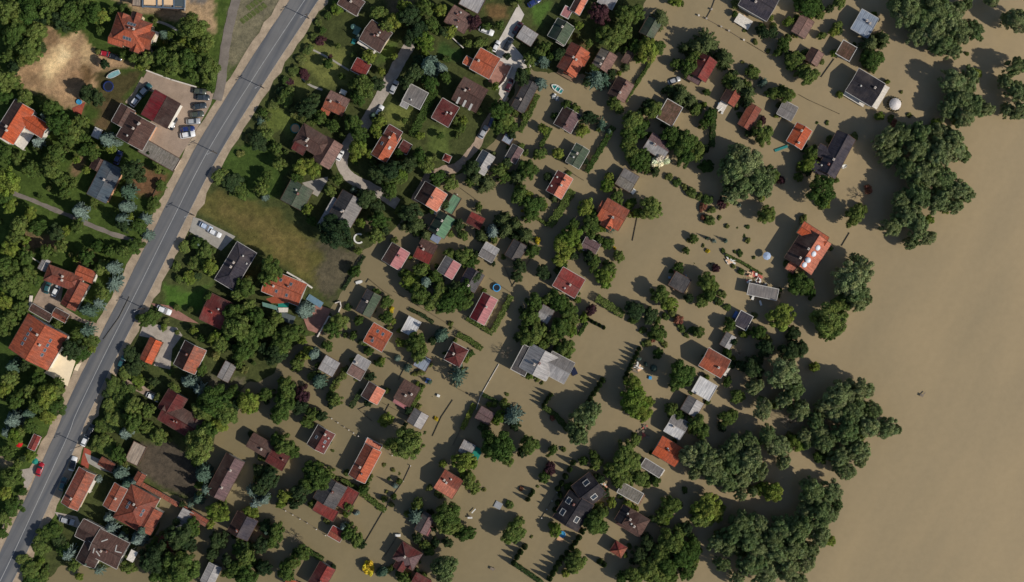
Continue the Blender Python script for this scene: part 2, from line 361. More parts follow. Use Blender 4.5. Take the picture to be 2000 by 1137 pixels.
# ------------------------------------------------------------ houses
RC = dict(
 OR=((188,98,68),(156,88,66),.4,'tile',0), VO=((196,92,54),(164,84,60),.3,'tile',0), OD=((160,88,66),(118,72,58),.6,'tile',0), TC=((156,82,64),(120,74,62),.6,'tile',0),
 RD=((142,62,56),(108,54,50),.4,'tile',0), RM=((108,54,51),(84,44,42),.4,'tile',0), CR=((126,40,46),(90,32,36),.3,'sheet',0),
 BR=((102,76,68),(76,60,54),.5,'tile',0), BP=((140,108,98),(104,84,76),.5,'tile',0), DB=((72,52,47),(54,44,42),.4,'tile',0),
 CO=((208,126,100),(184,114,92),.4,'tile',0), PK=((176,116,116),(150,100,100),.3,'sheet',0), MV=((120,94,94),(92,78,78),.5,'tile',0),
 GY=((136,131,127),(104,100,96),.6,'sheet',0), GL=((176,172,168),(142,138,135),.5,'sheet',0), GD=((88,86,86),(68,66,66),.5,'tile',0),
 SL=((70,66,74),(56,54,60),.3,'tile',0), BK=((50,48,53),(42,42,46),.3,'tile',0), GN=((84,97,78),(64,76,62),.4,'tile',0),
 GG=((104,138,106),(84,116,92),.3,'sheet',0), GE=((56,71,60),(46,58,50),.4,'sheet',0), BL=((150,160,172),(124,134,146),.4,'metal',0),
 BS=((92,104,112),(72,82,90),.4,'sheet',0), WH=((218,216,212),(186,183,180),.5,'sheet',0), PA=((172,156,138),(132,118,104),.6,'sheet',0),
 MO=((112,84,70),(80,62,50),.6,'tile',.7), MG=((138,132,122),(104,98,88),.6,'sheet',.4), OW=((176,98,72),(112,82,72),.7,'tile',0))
def RMAT(k): c = RC[k]; return tile('roof_'+k, c[0], c[1], c[2], c[3], c[4])
WALLC = [plain('white_render', (214,208,196), .9, .08), plain('cream_render', (200,182,148), .9, .1), plain('grey_render', (160,154,146), .9, .12),
         plain('peach_render', (196,150,118), .9, .1), plain('timber_wall', (108,82,60), .9, .2, 2)]
M_trim = plain('white_trim', (176,172,165), .7, .08); M_btrim = plain('brown_trim', (84,64,54), .8, .15)
M_pot = plain('chimney_render', (186,172,158), .9, .2, 2); M_cbrick = plain('chimney_brick', (120,72,58), .9, .25, 3)
M_door = plain('timber_door', (84,56,38), .7, .2, 3); M_metal = plain('galvanised_metal', (140,142,144), .45, .12)
def glassmat(name, c, rough=.08):
    m, n, l, bs = newmat(name); setc(bs, rough, .6); bs.inputs['Base Color'].default_value = (*lin(c), 1); bs.inputs['Coat Weight'].default_value = .3; return m
M_glass = glassmat('window_glass', (38,44,50)); M_sky = glassmat('skylight_glass', (66,76,84)); M_solar = glassmat('solar_cell', (30,32,52), .2)
ME_win = mesh('window', join(box(-.6,.6,-.04,.04,-.65,.65), box(-.68,.68,-.12,.05,-.75,-.65)), M_trim)
ME_pane = mesh('pane', join(box(-.5,-.03,-.06,-.038,-.55,.55), box(.03,.5,-.06,-.038,-.55,.55)), M_glass)
ME_door = mesh('door', join(box(-.5,.5,-.05,.05,-1.05,1.05), box(-.38,.38,-.08,-.05,.1,.9), box(-.38,.38,-.08,-.05,-.9,-.1)), M_door)
ME_hand = mesh('handle', box(.36,.42,-.14,-.05,-.05,.05), M_metal)
ME_chim = mesh('chimney', join(box(-.26,.26,-.32,.32,-.9,.8), box(-.33,.33,-.39,.39,.8,.9)), M_pot)
ME_chimb = mesh('chimney', join(box(-.26,.26,-.32,.32,-.9,.8), box(-.33,.33,-.39,.39,.8,.9)), M_cbrick)
ME_flue = mesh('flue', join(cyl(.12,.12,.9,1.25,8), cyl(.18,.05,1.25,1.35,8)), M_metal)
ME_skyf = mesh('skylight', join(box(-.45,.45,-.62,-.54,0,.1), box(-.45,.45,.54,.62,0,.1), box(-.45,-.37,-.54,.54,0,.1), box(.37,.45,-.54,.54,0,.1)), M_metal)
ME_skyp = mesh('pane', box(-.37,.37,-.54,.54,0,.06), M_sky)
ME_bar = mesh('skylight', box(-.35,.35,-1.6,1.6,0,.12), M_trim)
LANDMARKS = []; FOOT = []
def slope_mesh(name, top, th, a_dir, mat):
    v, f = prism(top, th); me = mesh(name, (v, f), mat); uv = me.uv_layers.new(name='UVMap')
    nrm = me.polygons[0].normal; a = Vector(a_dir); s = nrm.cross(a).normalized()
    for lp in me.loops:
        p = Vector(v[lp.vertex_index]); uv.data[lp.index].uv = (p.dot(a), p.dot(s))
    return me
def block(root, bx, by, du, dv, kind, mA, mB, e, pitch, rz, z0, wall, trim, over=.45, wins=True, skys=0, chims=1, holes=()):
    """one roofed volume in the house frame; bx, by centre, du, dv roof size (m), e eave height, rz extra turn of the block"""
    c, s = math.cos(rz), math.sin(rz)
    def T(p): return (bx+p[0]*c-p[1]*s, by+p[0]*s+p[1]*c, p[2])
    A, B = du/2, dv/2; mA = RMAT(mA); mB = RMAT(mB); zb = z0
    wa, wb = A-over, B-over
    def add(name, vf, mat, smooth=False): return obj(name, mesh(name, ([T(p) for p in vf[0]], vf[1]), mat, smooth), root)
    def slope(pts, ax, mat):
        pts = [T(p) for p in pts]; me = slope_mesh('roof_slope', pts, .16, (ax[0]*c-ax[1]*s, ax[0]*s+ax[1]*c, 0), mat); o = obj('roof_slope', me, root); return o
    tanp = math.tan(R(pitch)); rid = None
    if kind in ('gv', 'gu'):
        half = A if kind == 'gv' else B; ln = B if kind == 'gv' else A; top = e+half*tanp
        S = (lambda x, y: (x, y)) if kind == 'gv' else (lambda x, y: (y, x))
        lo, hi = (-half, half)
        def sl(sgn):
            p = [(*S(0, -ln), top), (*S(0, ln), top), (*S(sgn*half, ln), e), (*S(sgn*half, -ln), e)]
            nx = Vector(p[1])-Vector(p[0]); ny = Vector(p[2])-Vector(p[1])
            if nx.cross(ny).z < 0: p.reverse()
            return p
        lefts = -1 if kind == 'gv' else 1
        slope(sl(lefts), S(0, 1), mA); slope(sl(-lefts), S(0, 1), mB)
        w2 = half-over; l2 = ln-over; zt = e+over*tanp-.2
        for sg in (1,):
            pf = [(*S(-w2, -l2), zb), (*S(w2, -l2), zb), (*S(w2, -l2), zt), (*S(0, -l2), zt+w2*tanp), (*S(-w2, -l2), zt)]
            pk = [(*S(x, l2), z) for (x, z) in ((-w2, zb), (w2, zb), (w2, zt), (0, zt+w2*tanp), (-w2, zt))]
            v = pf+pk; f = [(0,1,2,3,4), (9,8,7,6,5)]+[((i+1) % 5, i, i+5, (i+1) % 5+5) for i in range(5)]
            if kind == 'gu': f = [tuple(reversed(q)) for q in f]
            add('wall', (v, f), wall)
        r = [(*S(-.14, -ln-.02), top-.02), (*S(.14, -ln-.02), top-.02), (*S(.14, ln+.02), top-.02), (*S(-.14, ln+.02), top-.02)]
        rv = [(p[0], p[1], p[2]+.0) for p in r]+[(*S(0, -ln-.02), top+.09), (*S(0, ln+.02), top+.09)]
        add('ridge_cap', (rv, [(0,1,4), (1,2,5,4), (2,3,5), (3,0,4,5), (3,2,1,0)]), mB)
        for sg in (-1, 1):
            p = [S(sg*(half+.02), -ln), S(sg*(half+.02), ln), S(sg*(half+.16), ln), S(sg*(half+.16), -ln)]
            xs = [q[0] for q in p]; ys = [q[1] for q in p]
            add('gutter', box(min(xs), max(xs), min(ys), max(ys), e-.16, e-.04), trim)
        for sg in (-1, 1):     # barge boards on both gables
            for sd_ in (-1, 1):
                q0 = (*S(sg*half, sd_*(ln+.03)), e-.12); q1 = (*S(0, sd_*(ln+.03)), top-.12)
                q = [q0, q1]; dx = S(0, sd_*.09)
                v = [q0, q1, (q1[0]+dx[0], q1[1]+dx[1], q1[2]), (q0[0]+dx[0], q0[1]+dx[1], q0[2])]
                add('barge_board', join(([(a, b, z+.2) for a, b, z in v]+v, [(0,1,2,3), (7,6,5,4), (0,4,5,1), (1,5,6,2), (2,6,7,3), (3,7,4,0)])), trim)
        rid = (S, half, ln, top)
    elif kind in ('h', 'p'):
        la, lb = (A, B); lng = 'x' if A >= B else 'y'; half = min(A, B); top = e+half*tanp; k = abs(A-B)
        if kind == 'p': top = e+half*tanp; k = 0 if abs(A-B) < .4 else k
        r0, r1 = ((-k, 0, top), (k, 0, top)) if lng == 'x' else ((0, -k, top), (0, k, top))
        c00, c10, c11, c01 = (-A, -B, e), (A, -B, e), (A, B, e), (-A, B, e)
        if lng == 'x': fs = [([c00, c10, r1, r0] if k else [c00, c10, r0], (1,0), mB), ([c11, c01, r0, r1] if k else [c11, c01, r0], (1,0), mA), ([c10, c11, r1], (0,1), mB), ([c01, c00, r0], (0,1), mA)]
        else: fs = [([c10, c11, r1, r0] if k else [c10, c11, r0], (0,1), mB), ([c01, c00, r0, r1] if k else [c01, c00, r0], (0,1), mA), ([c00, c10, r0], (1,0), mB), ([c11, c01, r1], (1,0), mA)]
        for p, ax, m_ in fs: slope(p, ax, m_)
        V = []; F = []
        for a, b in ((c00, r0), (c10, r1 if lng == 'x' else r0), (c11, r1), (c01, r0 if lng == 'x' else r1)):
            V, F = join((V, F), tube(a, b, .12, .12, 4))
        if k: V, F = join((V, F), tube(r0, r1, .13, .13, 4))
        add('ridge_cap', (V, F), mB)
        add('wall', box(-wa, wa, -wb, wb, zb, e+.02), wall)
        t = .14
        for q in (box(-A-t, A+t, -B-t, -B-.01, e-.16, e-.03), box(-A-t, A+t, B+.01, B+t, e-.16, e-.03), box(-A-t, -A-.01, -B-.01, B+.01, e-.16, e-.03), box(A+.01, A+t, -B-.01, B+.01, e-.16, e-.03)): add('gutter', q, trim)
        rid = ((lambda x, y: (y, x)) if lng == 'x' else (lambda x, y: (x, y)), half, max(A, B)-half*.7, top)
    elif kind in ('f', 's'):
        d = 0 if kind == 'f' else tanp*A
        slope([(-A, -B, e+d), (A, -B, e-d), (A, B, e-d), (-A, B, e+d)], (1, 0) if kind == 'f' else (0, 1), mA)
        v, f = box(-wa, wa, -wb, wb, zb, e-.15-d); add('wall', (v, f), wall)
        if kind == 'f':
            t = .18
            for q in (box(-A-t, A+t, -B-t, -B+.02, e-.2, e+.14), box(-A-t, A+t, B-.02, B+t, e-.2, e+.14), box(-A-t, -A+.02, -B+.02, B-.02, e-.2, e+.14), box(A-.02, A+t, -B+.02, B-.02, e-.2, e+.14)): add('parapet', q, trim)
        else:
            add('gutter', box(A+.01, A+.14, -B, B, e-d-.16, e-d-.04), trim)
            top_ = join(box(-wa, -wa+.12, -wb, wb, e-.15-d, e+d-.25)); add('wall', top_, wall)
    # chimneys and roof windows
    if rid:
        S, half, ln, top = rid
        for k in range(chims):
            y = (rnd.random()-.5)*1.3*ln; x = rnd.choice((-1, 1))*half*rnd.uniform(.05, .3)
            p = T((*S(x, y), top-abs(x)*tanp)); ch = obj('chimney', ME_chim if rnd.random() < .65 else ME_chimb, root, p, rz)
            obj('flue', ME_flue, ch)
        n = 0; side = -1
        while n < skys:
            x = (1 if n % 2 == 0 else -1)*half*.5; y = ln*(-.55+1.1*((n//2+.5)/max(1, (skys+1)//2)))
            zz = top-abs(x)*tanp+.02; ang = math.atan(tanp)*(1 if x > 0 else -1)
            o = bpy.data.objects.new('skylight', ME_skyf); link(o, root); o.location = T((*S(x, y), zz)); o.scale = (.9, .9, 1)
            if S(1, 0) == (1, 0): o.rotation_euler = (0, ang, rz)
            else: o.rotation_euler = (-ang, 0, rz)
            obj('pane', ME_skyp, o); n += 1
    # windows and a door on the walls
    if wins and e-z0 > 1.6:
        zc = e-1.15
        for (hw, off, ry) in ((wa, -wb, 0), (wb, wa, R(90)), (wa, wb, R(180)), (wb, -wa, R(-90))):
            nwin = 2 if hw > 3 else (1 if hw > 1.3 else 0)
            for i in range(nwin):
                t = 0 if nwin == 1 else (-.5+i)*hw*1.05
                p = (t, off-.03, zc) if ry == 0 else ((off+.03, t, zc) if ry == R(90) else ((t, off+.03, zc) if ry == R(180) else (off-.03, t, zc)))
                o = obj('window', ME_win, root, T(p), ry+rz); obj('pane', ME_pane, o)
        o = obj('door', ME_door, root, T((0.0, -wb-.03, max(e-1.45, z0+1.05))), rz); obj('handle', ME_hand, o)
HN = 0
def house(x, y, du, dv, th, kind, mA, mB, eave, pitch, label, ref=None, add=(), name='house', cat='house', wall=None, trim=None, chims=None, skys=0, wins=True, over=None):
    """x, y, du, dv in photo pixels, th direction of the u side (degrees below the photo's horizontal)"""
    global HN; HN += 1
    small = du*dv < 1250
    X, Y = W(x, y, 3.5); g0 = gz(X, Y); b = max(g0, 0); zb = g0-.6
    eave += .5 if g0 < .2 else .2; e = b+eave; X, Y = W(x, y, e); rz = -R(th)
    root = empty(name, (X, Y, 0), rz); tag(root, label, cat)
    wl_ = WALLC[wall] if wall is not None else (WALLC[rnd.choice((0,0,1,2,3))] if not small else WALLC[rnd.choice((0,2,4,4))])
    tr = M_trim if trim == 1 else (M_btrim if trim == 0 else (M_trim if rnd.random() < .18 else M_btrim))
    ov = over if over is not None else (.25 if small else .45)
    if chims is None: chims = 0 if (small or kind in 'fs') else rnd.choice((1, 1, 2))
    k = (CAM_H-e)/CAM_H/PPM
    block(root, 0, 0, du*k, dv*k, kind, mA, mB, e, pitch, 0, zb, wl_, tr, ov, wins, skys, chims)
    FOOT.append((x, y, du, dv, th))
    cs, sn = math.cos(-rz), math.sin(-rz)
    for i, a in enumerate(add):
        (x2, y2, du2, dv2, th2, k2, m1, m2, e2, p2) = a[:10]; e2 = b+e2+(.5 if g0 < .2 else .2)+.013*(i+1)
        X2, Y2 = W(x2, y2, e2); dx, dy = X2-X, Y2-Y
        lx, ly = dx*cs-dy*sn, dx*sn+dy*cs; k = (CAM_H-e2)/CAM_H/PPM
        block(root, lx, ly, du2*k, dv2*k, k2, m1, m2, e2, p2, -R(th2)-rz, zb+.01*(i+1), wl_, tr, ov*.9, wins, 0, 0)
        FOOT.append((x2, y2, du2, dv2, th2))
    if ref: LANDMARKS.append((ref, x, y))
    return root
SH = dict(name='shed', cat='shed'); CB = dict(name='cabin', cat='cabin')
# --- west of the road
house(255,63,72,58,18,'h','OD','OR',5.2,33,'orange tiled villa with hipped roof and cream side terrace near the sandy field','orange villa by the sandy field',
      add=[(277,74,44,36,18,'gu','OD','OR',5.0,36),(236,48,22,44,18,'gv','OD','OD',5.1,34),(262,46,20,44,18,'gv','BR','OD',5.2,34),(228,78,30,22,18,'gu','OD','OR',5.0,34),(268,88,22,30,18,'gv','OR','OR',4.9,36)],trim=0,skys=6,chims=2)
house(310,-2,100,34,5,'f','PA','PA',4.5,0,'unfinished cream flat-roofed building with grey frames at the top edge','cream unfinished building',name='building',cat='building',trim=0,wall=2,chims=0)
house(28,238,44,78,32,'gv','BR','VO',5,33,'half brown, half orange roofed house cut by the left edge','orange house at left edge',  # brown left slope is shade put into the roof colour
      add=[(66,243,56,30,32,'gu','VO','VO',4.6,33)],trim=1,wall=0,chims=2)
house(314,213,57,56,29,'gv','CR','DB',6,9,'crimson sheet roofed hall beside the beige parking lot','crimson roofed hall',name='hall',cat='building',chims=0,trim=0)
house(266,256,58,56,29,'gv','BR','BR',4,24,'brown tiled inn with annexe joined to the crimson hall','brown inn by crimson hall',
      add=[(241,227,32,40,29,'gv','BR','BR',3.6,20)],name='inn',cat='building',trim=1,chims=2)
house(311,303,78,28,30,'f','MG','MG',3.2,0,'long flat grey roofed garage between the brown inn and the main road','flat grey garage by road',name='garage',cat='garage',trim=0)
house(205,355,42,74,27,'gv','BS','BS',4.2,9,'blue-grey sheet roofed house shaded by blue spruces left of the road','blue-grey spruce-shaded house',add=[(192,322,26,24,27,'gv','DB','BR',3.4,22)],trim=0)
house(124,544,72,32,20,'h','OD','TC',4.4,32,'terracotta L-shaped house with parked cars in its courtyard','L-shaped terracotta courtyard house',
      add=[(167,536,38,24,22,'gu','OR','OR',4.2,24),(146,575,32,58,28,'gv','TC','OD',4.3,32)],chims=2)
house(86,517,16,24,28,'gv','GL','GL',2.6,20,'small pale grey shed at the top end of the L-shaped terracotta house',**SH)
house(74,668,88,78,30,'gv','OR','OR',5.5,22,'large bright orange roofed house with big cream terrace left of the road','large orange house with cream terrace',trim=0,skys=8,chims=2)
house(80,611,46,15,30,'gu','BR','BR',2.6,22,'long narrow brown roofed shed above the large orange house',**SH)
house(118,616,30,18,28,'gu','BR','OD',2.7,22,'short brown roofed shed at the right end of the long narrow one',**SH)
house(67,864,15,30,25,'gv','RD','RD',2.5,18,'small brick red shed on the left verge near a red car',**SH)
house(189,260,14,18,25,'f','WH','WH',2.2,0,'tiny white flat roofed hut beside a round blue spruce','tiny white hut',name='hut',cat='hut',trim=1)
# --- strip between the road and the flood, top to bottom
house(686,6,44,32,32,'gu','BR','BR',3.6,25,'brown roofed house cut by the top edge right of the road')
house(734,71,48,46,33,'gu','BR','BR',4,26,'grey-brown roofed house with pale porch and teal pools beside it','grey-brown house with teal pools',trim=1,chims=2)
house(705,132,31,28,28,'gu','RD','RD',2.8,14,'small dusty red roofed cabin on a lawn below the grey-brown house','dusty red lawn cabin',**CB)
house(657,202,42,36,26,'gu','BP','OW',3.4,24,'brown and orange roofed cottage with small orange lean-to','brown and orange cottage',add=[(636,216,18,14,26,'s','OR','OR',2.4,8)])
house(811,189,38,36,28,'f','GY','GY',3.2,0,'square grey flat roofed house beside the gravel lane lawn','square grey flat-roofed house',add=[(791,203,14,14,28,'f','GL','GL',2.8,0)],trim=1)
house(897,38,46,38,32,'gu','BP','BP',3.6,22,'pinkish brown roofed house near the top edge with two roof vents','pinkish brown top house',chims=2)
house(922,4,42,30,28,'f','GL','GL',4,0,'pale grey roofed house cut by the top edge beside bare earth',trim=0)
house(947,124,44,46,29,'gu','OR','OR',4.4,22,'bright orange roofed house with pink brick terrace by the white gravel yard','orange house by white gravel yard',add=[(916,121,20,16,29,'gu','OR','OR',3.8,20)],trim=1)
house(918,185,54,50,29,'gu','BR','BR',5,26,'large brown roofed house with three white bars on its roof','brown house with white bars',chims=2)
house(870,220,38,44,30,'gu','RM','RM',3.8,18,'dark red roofed house with white edges left of the barred brown roof','dark red white-edged house',trim=1)
house(613,277,70,42,31,'h','BR','BR',4.6,28,'large mauve-brown roofed villa with red hips above the green house','large mauve-brown villa',add=[(640,298,38,54,31,'gv','BR','BP',4.4,28),(588,284,26,30,31,'gu','RM','RM',3.8,26)],chims=2)
house(754,285,34,58,31,'gv','OD','OR',4.6,30,'orange roofed house with maroon top end beside dark conifers','orange house with maroon end',add=[(768,260,30,22,31,'gu','RM','RM',4.8,28),(791,288,20,22,31,'gu','RM','RM',2.8,20)],trim=1,skys=2)
house(873,309,14,13,25,'p','RD','RD',2.4,28,'tiny red roofed kiosk on the lawn left of the dirt track',name='kiosk',cat='kiosk')
house(580,381,48,46,28,'gv','GN','GN',3.8,14,'moss green roofed house at the top of the dry meadow','moss green meadow house',trim=0)
house(677,408,50,58,30,'gv','GD','GY',4.2,28,'grey gabled house with long lean-to beside a big round olive tree','grey house with lean-to',add=[(644,416,20,62,30,'s','GL','GL',3.0,6)],chims=2)
house(460,520,44,86,31,'h','SL','SL',4.2,24,'long slate roofed house below the concrete drive with two cars','long slate house below meadow',trim=1,chims=2)
house(422,608,47,56,26,'gu','RM','RD',4.2,20,'dark red square roofed house right of the road with winding path','dark red square house',trim=0)
house(295,685,26,48,26,'gv','OR','VO',3.4,28,'narrow orange roofed house on a paved yard beside the road','narrow orange roadside house',trim=0)
house(371,698,46,52,26,'gv','DB','OW',4.2,30,'house with dark brown and orange slopes facing the paved yard','brown-orange yard house',trim=1,chims=1)
house(443,726,24,36,28,'gv','GL','GY',2.4,14,'dilapidated pale grey shed right of the brown-orange yard house','pale ruined shed',**SH)
house(352,820,78,44,31,'gu','BR','RM',4.4,26,'sprawling brown roofed house with cross wings and a white car above','sprawling brown roadside house',add=[(337,788,42,44,31,'gv','RM','RM',4.5,26),(380,828,34,48,31,'gv','RM','BR',4.0,26)],trim=0,chims=2)
house(265,886,26,40,26,'f','PA','PA',2.8,0,'pale corrugated shed beside the dark muddy yard','pale shed by muddy yard',name='shed',cat='shed',trim=0)
house(153,955,36,78,27,'gv','TC','OW',4.4,22,'weathered terracotta long house with cars parked along its road side','terracotta roadside long house',trim=1)
house(208,907,30,17,30,'gu','OD','OD',2.8,22,'small rusty orange outbuilding beside a brick drive',**SH)
house(225,971,28,50,28,'gv','OR','OD',4.2,26,'vivid orange roofed narrow house next to the big terracotta roof','vivid orange narrow house',trim=1)
house(266,993,62,74,29,'h','OD','TC',4.6,24,'big terracotta hipped house enclosed by a tiled garden wall','big terracotta walled house',add=[(272,935,18,24,29,'gv','OD','OD',3.4,20),(290,1015,36,50,29,'gv','TC','OD',4.2,22)],trim=0,skys=4,chims=2)
house(356,1020,26,52,30,'s','GL','GY',2.8,6,'grey corrugated lean-to sheds beside the flooded lane of the walled house','grey lean-to by wall',**SH)
house(326,1062,34,18,30,'gu','OD','OD',2.8,20,'small orange roofed outbuilding below the grey lean-to',**SH)
house(388,1013,38,14,31,'gu','OD','OW',2.4,20,'narrow orange tiled outbuilding standing at the end of the garden wall',**SH)
house(440,932,40,86,28,'gv','DB','MV',4,24,'long grey-brown gabled house standing in flood right of the muddy yard','long grey-brown flooded house',chims=2,trim=0)
house(474,1027,44,44,28,'gv','DB','SL',3.4,28,'dark slate gabled house in shallow flood below the long grey-brown one','dark slate lower house',trim=0)
house(412,1122,26,40,26,'gv','GL','GL',2.4,14,'pale grey roofed cabin cut by the bottom edge on the left','pale bottom-edge cabin',**CB)
house(212,1072,64,56,27,'gu','BR','BR',5,28,'maroon-brown villa with white chevrons on its roof at lower left','maroon-brown chevron villa',add=[(178,1042,52,38,27,'gu','BR','DB',4.6,26),(176,1082,40,44,27,'gv','DB','DB',4.4,28)],chims=2,trim=1)
house(555,562,78,46,22,'gu','OR','OR',4.6,26,'orange roofed villa with curved front, teal canopy and walled terrace','orange villa with teal canopy',trim=1,skys=4,chims=2)
# --- upper flooded quarter
house(1030,70,34,28,33,'gu','GL','GL',2.6,12,'pale grey roofed cabin right of the white gravel yard','pale gravel-yard cabin',**CB)
house(1096,62,38,40,30,'gv','GE','GN',3.2,28,'two-tone green gabled cottage with small pink porch near the top','two-tone green top cottage',add=[(1097,80,16,14,30,'f','PK','PK',2.4,0)],trim=1)
house(1131,8,22,38,28,'gv','BR','CO',3.4,28,'peach roofed narrow house cut by the top edge',trim=1)
house(1107,24,16,20,28,'f','PK','PK',2.6,0,'tiny pink flat roofed annexe beside the peach narrow house',name='annexe',cat='shed',trim=1)
house(1187,0,32,26,28,'f','GL','GL',3.0,0,'pale flat roofed house cut by the top edge above a purple tree',trim=1)
house(1120,117,42,56,30,'gv','TC','OR',4.2,30,'coral red hipped house with cross gables at the edge of the flood','coral red hipped house',add=[(1132,112,34,24,30,'gu','OR','OR',4.0,32),(1116,136,22,26,30,'gv','OR','OR',4.0,30)],trim=0,chims=2)
house(1181,118,36,38,30,'gv','MG','BP',2.8,22,'grey corrugated cabin with pinkish right slope beside the coral house','grey and pink corrugated cabin',**CB)
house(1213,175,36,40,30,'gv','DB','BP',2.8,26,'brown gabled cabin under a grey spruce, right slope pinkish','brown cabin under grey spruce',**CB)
house(1226,112,14,26,30,'f','BR','BR',2.2,0,'narrow brown roofed shed in a fenced flooded garden',**SH)
house(1108,234,38,40,30,'gv','DB','MV',3,26,'dark brown gabled cabin with pale front eave above the green cabin','dark brown gabled cabin',trim=1,**CB)
house(1271,54,30,38,30,'gv','GE','GN',2.8,26,'dark green cabin half hidden by trees near the top','dark green hidden cabin',**CB)
house(1025,188,28,64,28,'gv','GD','GD',3,24,'long charcoal roofed house left of the teal boat','long charcoal boat-side house',trim=0)
house(1373,132,38,46,30,'gv','RM','RD',3.6,32,'bright red gabled house standing alone in the flood near spiky trees','bright red lone gabled house',add=[(1357,153,26,16,30,'f','MV','MV',2.2,0)],trim=0)
house(1308,220,34,42,30,'f','MO','MO',3,0,'brown mossy flat roofed house among dark trees','mossy flat-roofed house',trim=1)
house(1428,189,30,30,30,'gv','DB','TC',2.6,22,'small brick red cabin with porch half covered by a spiky tree','brick red porch cabin',**CB)
house(1464,228,26,48,30,'gv','OD','TC',2.8,20,'terracotta narrow cabin partly under a dark tree','terracotta narrow cabin',**CB)
house(1482,4,64,50,30,'gu','SL','SL',4.4,28,'large slate roofed house with deck cut by the top edge','slate house at top edge',trim=1,chims=2)
house(1285,286,46,36,32,'gu','MV','GL',3,24,'mauve-grey roofed house behind a white flowering bush','mauve house by white bush',trim=0)
house(1568,52,30,38,30,'gv','BP','BP',2.8,10,'pale pink roofed cabin in open water near the top','pale pink upper cabin',trim=0,**CB)
house(1590,111,28,28,30,'gv','BR','BP',2.4,28,'small gabled cabin with brown and pale pink slopes','small brown-pink cabin',**CB)
house(1689,46,38,44,30,'gu','BL','BL',3.2,10,'pale blue metal roofed house partly shaded by a tree','pale blue metal-roofed house',trim=1)
house(1653,99,30,30,30,'f','MO','MO',2.8,0,'rusty brown flat roofed cabin with white rim below the pale blue roof','rusty flat-roofed cabin',trim=1,**CB)
house(1690,171,60,52,31,'gu','BK','BK',3.8,16,'black roofed house with white deck and round white gazebo at its right','black house with white deck',trim=1)
house(1538,216,32,30,28,'gu','GY','GY',2.6,12,'small grey roofed cabin above the vivid orange roof','small grey cabin above orange',trim=1,**CB)
house(1561,266,34,42,30,'gv','VO','VO',3.4,24,'vivid orange roofed house beside a blue pontoon','vivid orange pontoon house',trim=1)
house(1633,302,40,86,28,'gv','SL','SL',4.4,34,'tall slate roofed house with left wings beside the riverside woods','tall slate riverside house',add=[(1614,300,40,24,28,'gu','SL','SL',4.0,34),(1604,330,36,22,28,'gu','SL','SL',3.9,32)],trim=0,chims=2)
house(1578,490,62,72,33,'gv','DB','CO',4.6,28,'big orange house with dark left slope and white roof domes near the river','big orange riverside house',add=[(1588,459,58,26,33,'gu','OR','VO',5.0,26),(1546,522,18,18,33,'f','CO','CO',3.0,0)],trim=0,chims=3)
# --- middle
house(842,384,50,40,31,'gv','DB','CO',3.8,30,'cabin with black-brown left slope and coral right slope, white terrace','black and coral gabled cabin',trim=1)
house(884,399,18,36,31,'f','GG','GG',2.2,0,'green flat pergola roof behind the black and coral cabin',name='pergola',cat='pergola')
house(863,439,36,44,31,'gv','GE','GG',2.8,28,'mint green gabled cabin with small blue terrace','mint green gabled cabin',**CB)
house(929,431,30,24,28,'gu','RD','RM',2.6,22,'small maroon cabin half shaded right of the mint green one','small maroon shaded cabin',**CB)
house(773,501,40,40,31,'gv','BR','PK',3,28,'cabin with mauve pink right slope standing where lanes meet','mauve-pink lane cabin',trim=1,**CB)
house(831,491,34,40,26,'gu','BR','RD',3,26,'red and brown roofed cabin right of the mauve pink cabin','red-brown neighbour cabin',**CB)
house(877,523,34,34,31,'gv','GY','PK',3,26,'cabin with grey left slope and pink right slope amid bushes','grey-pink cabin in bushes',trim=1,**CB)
house(955,493,30,30,30,'gu','GL','GY',2.6,14,'weathered pale grey shed in the tree block of the central lanes','pale grey central shed',**SH)
house(921,546,36,40,30,'gv','SL','GD',3,28,'dark shaded cabin wedged between trees below the pale grey shed','dark wedged cabin',**CB)
house(1008,490,30,36,30,'gv','GD','GD',2.8,26,'charcoal cabin by dense spruces left of the olive tree row','charcoal spruce cabin',**CB)
house(944,318,28,42,31,'gv','BS','GL',2.8,28,'blue-grey cabin with pale right slope at the dirt track end','blue-grey track-end cabin',**CB)
house(1004,301,24,32,30,'gv','GD','MV',2.8,26,'grey-mauve cabin in the shade beside the blue-grey one','grey-mauve shaded cabin',**CB)
house(992,272,18,16,30,'f','BL','BL',2.2,0,'tiny bluish shed above the grey-mauve shaded cabin',**SH)
house(1128,305,30,42,30,'gv','GN','GN',3,18,'green roofed cabin with pale gable ends beside a long hedge','green hedge-side cabin',trim=1,**CB)
house(1093,361,34,46,30,'gv','RD','CO',3.2,28,'red and coral gabled cabin with two roof vents','red and coral cabin',trim=1)
house(1225,352,34,36,31,'gu','GY','MG',2.6,12,'weathered grey roofed cabin with a white box at its corner','weathered grey cabin, white box',**CB)
house(1197,419,50,46,30,'gu','OD','OR',4,28,'orange house with steep gables and bluish spruce in front','orange steep-gabled house',add=[(1190,432,24,30,30,'gv','OD','OR',4.1,36),(1181,408,24,24,30,'gu','OD','OR',4.1,34)],trim=0,chims=2)
house(1153,481,32,26,28,'gu','MV','MV',2.6,20,'mauve roofed hut between olive trees',None,**CB)
house(1111,552,50,42,30,'gu','RD','RD',3.4,14,'bright red low-pitched roof house by an olive tree row','bright red low-pitched house',trim=1)
house(1328,552,34,30,30,'f','GD','GD',2.4,0,'collapsed dark cabin surrounded by colourful debris','collapsed cabin with debris',**CB)
house(1490,570,58,22,12,'f','GY','GY',2.6,0,'roofless looking grey boathouse with white rim','grey white-rimmed boathouse',name='boathouse',cat='boathouse',trim=1)
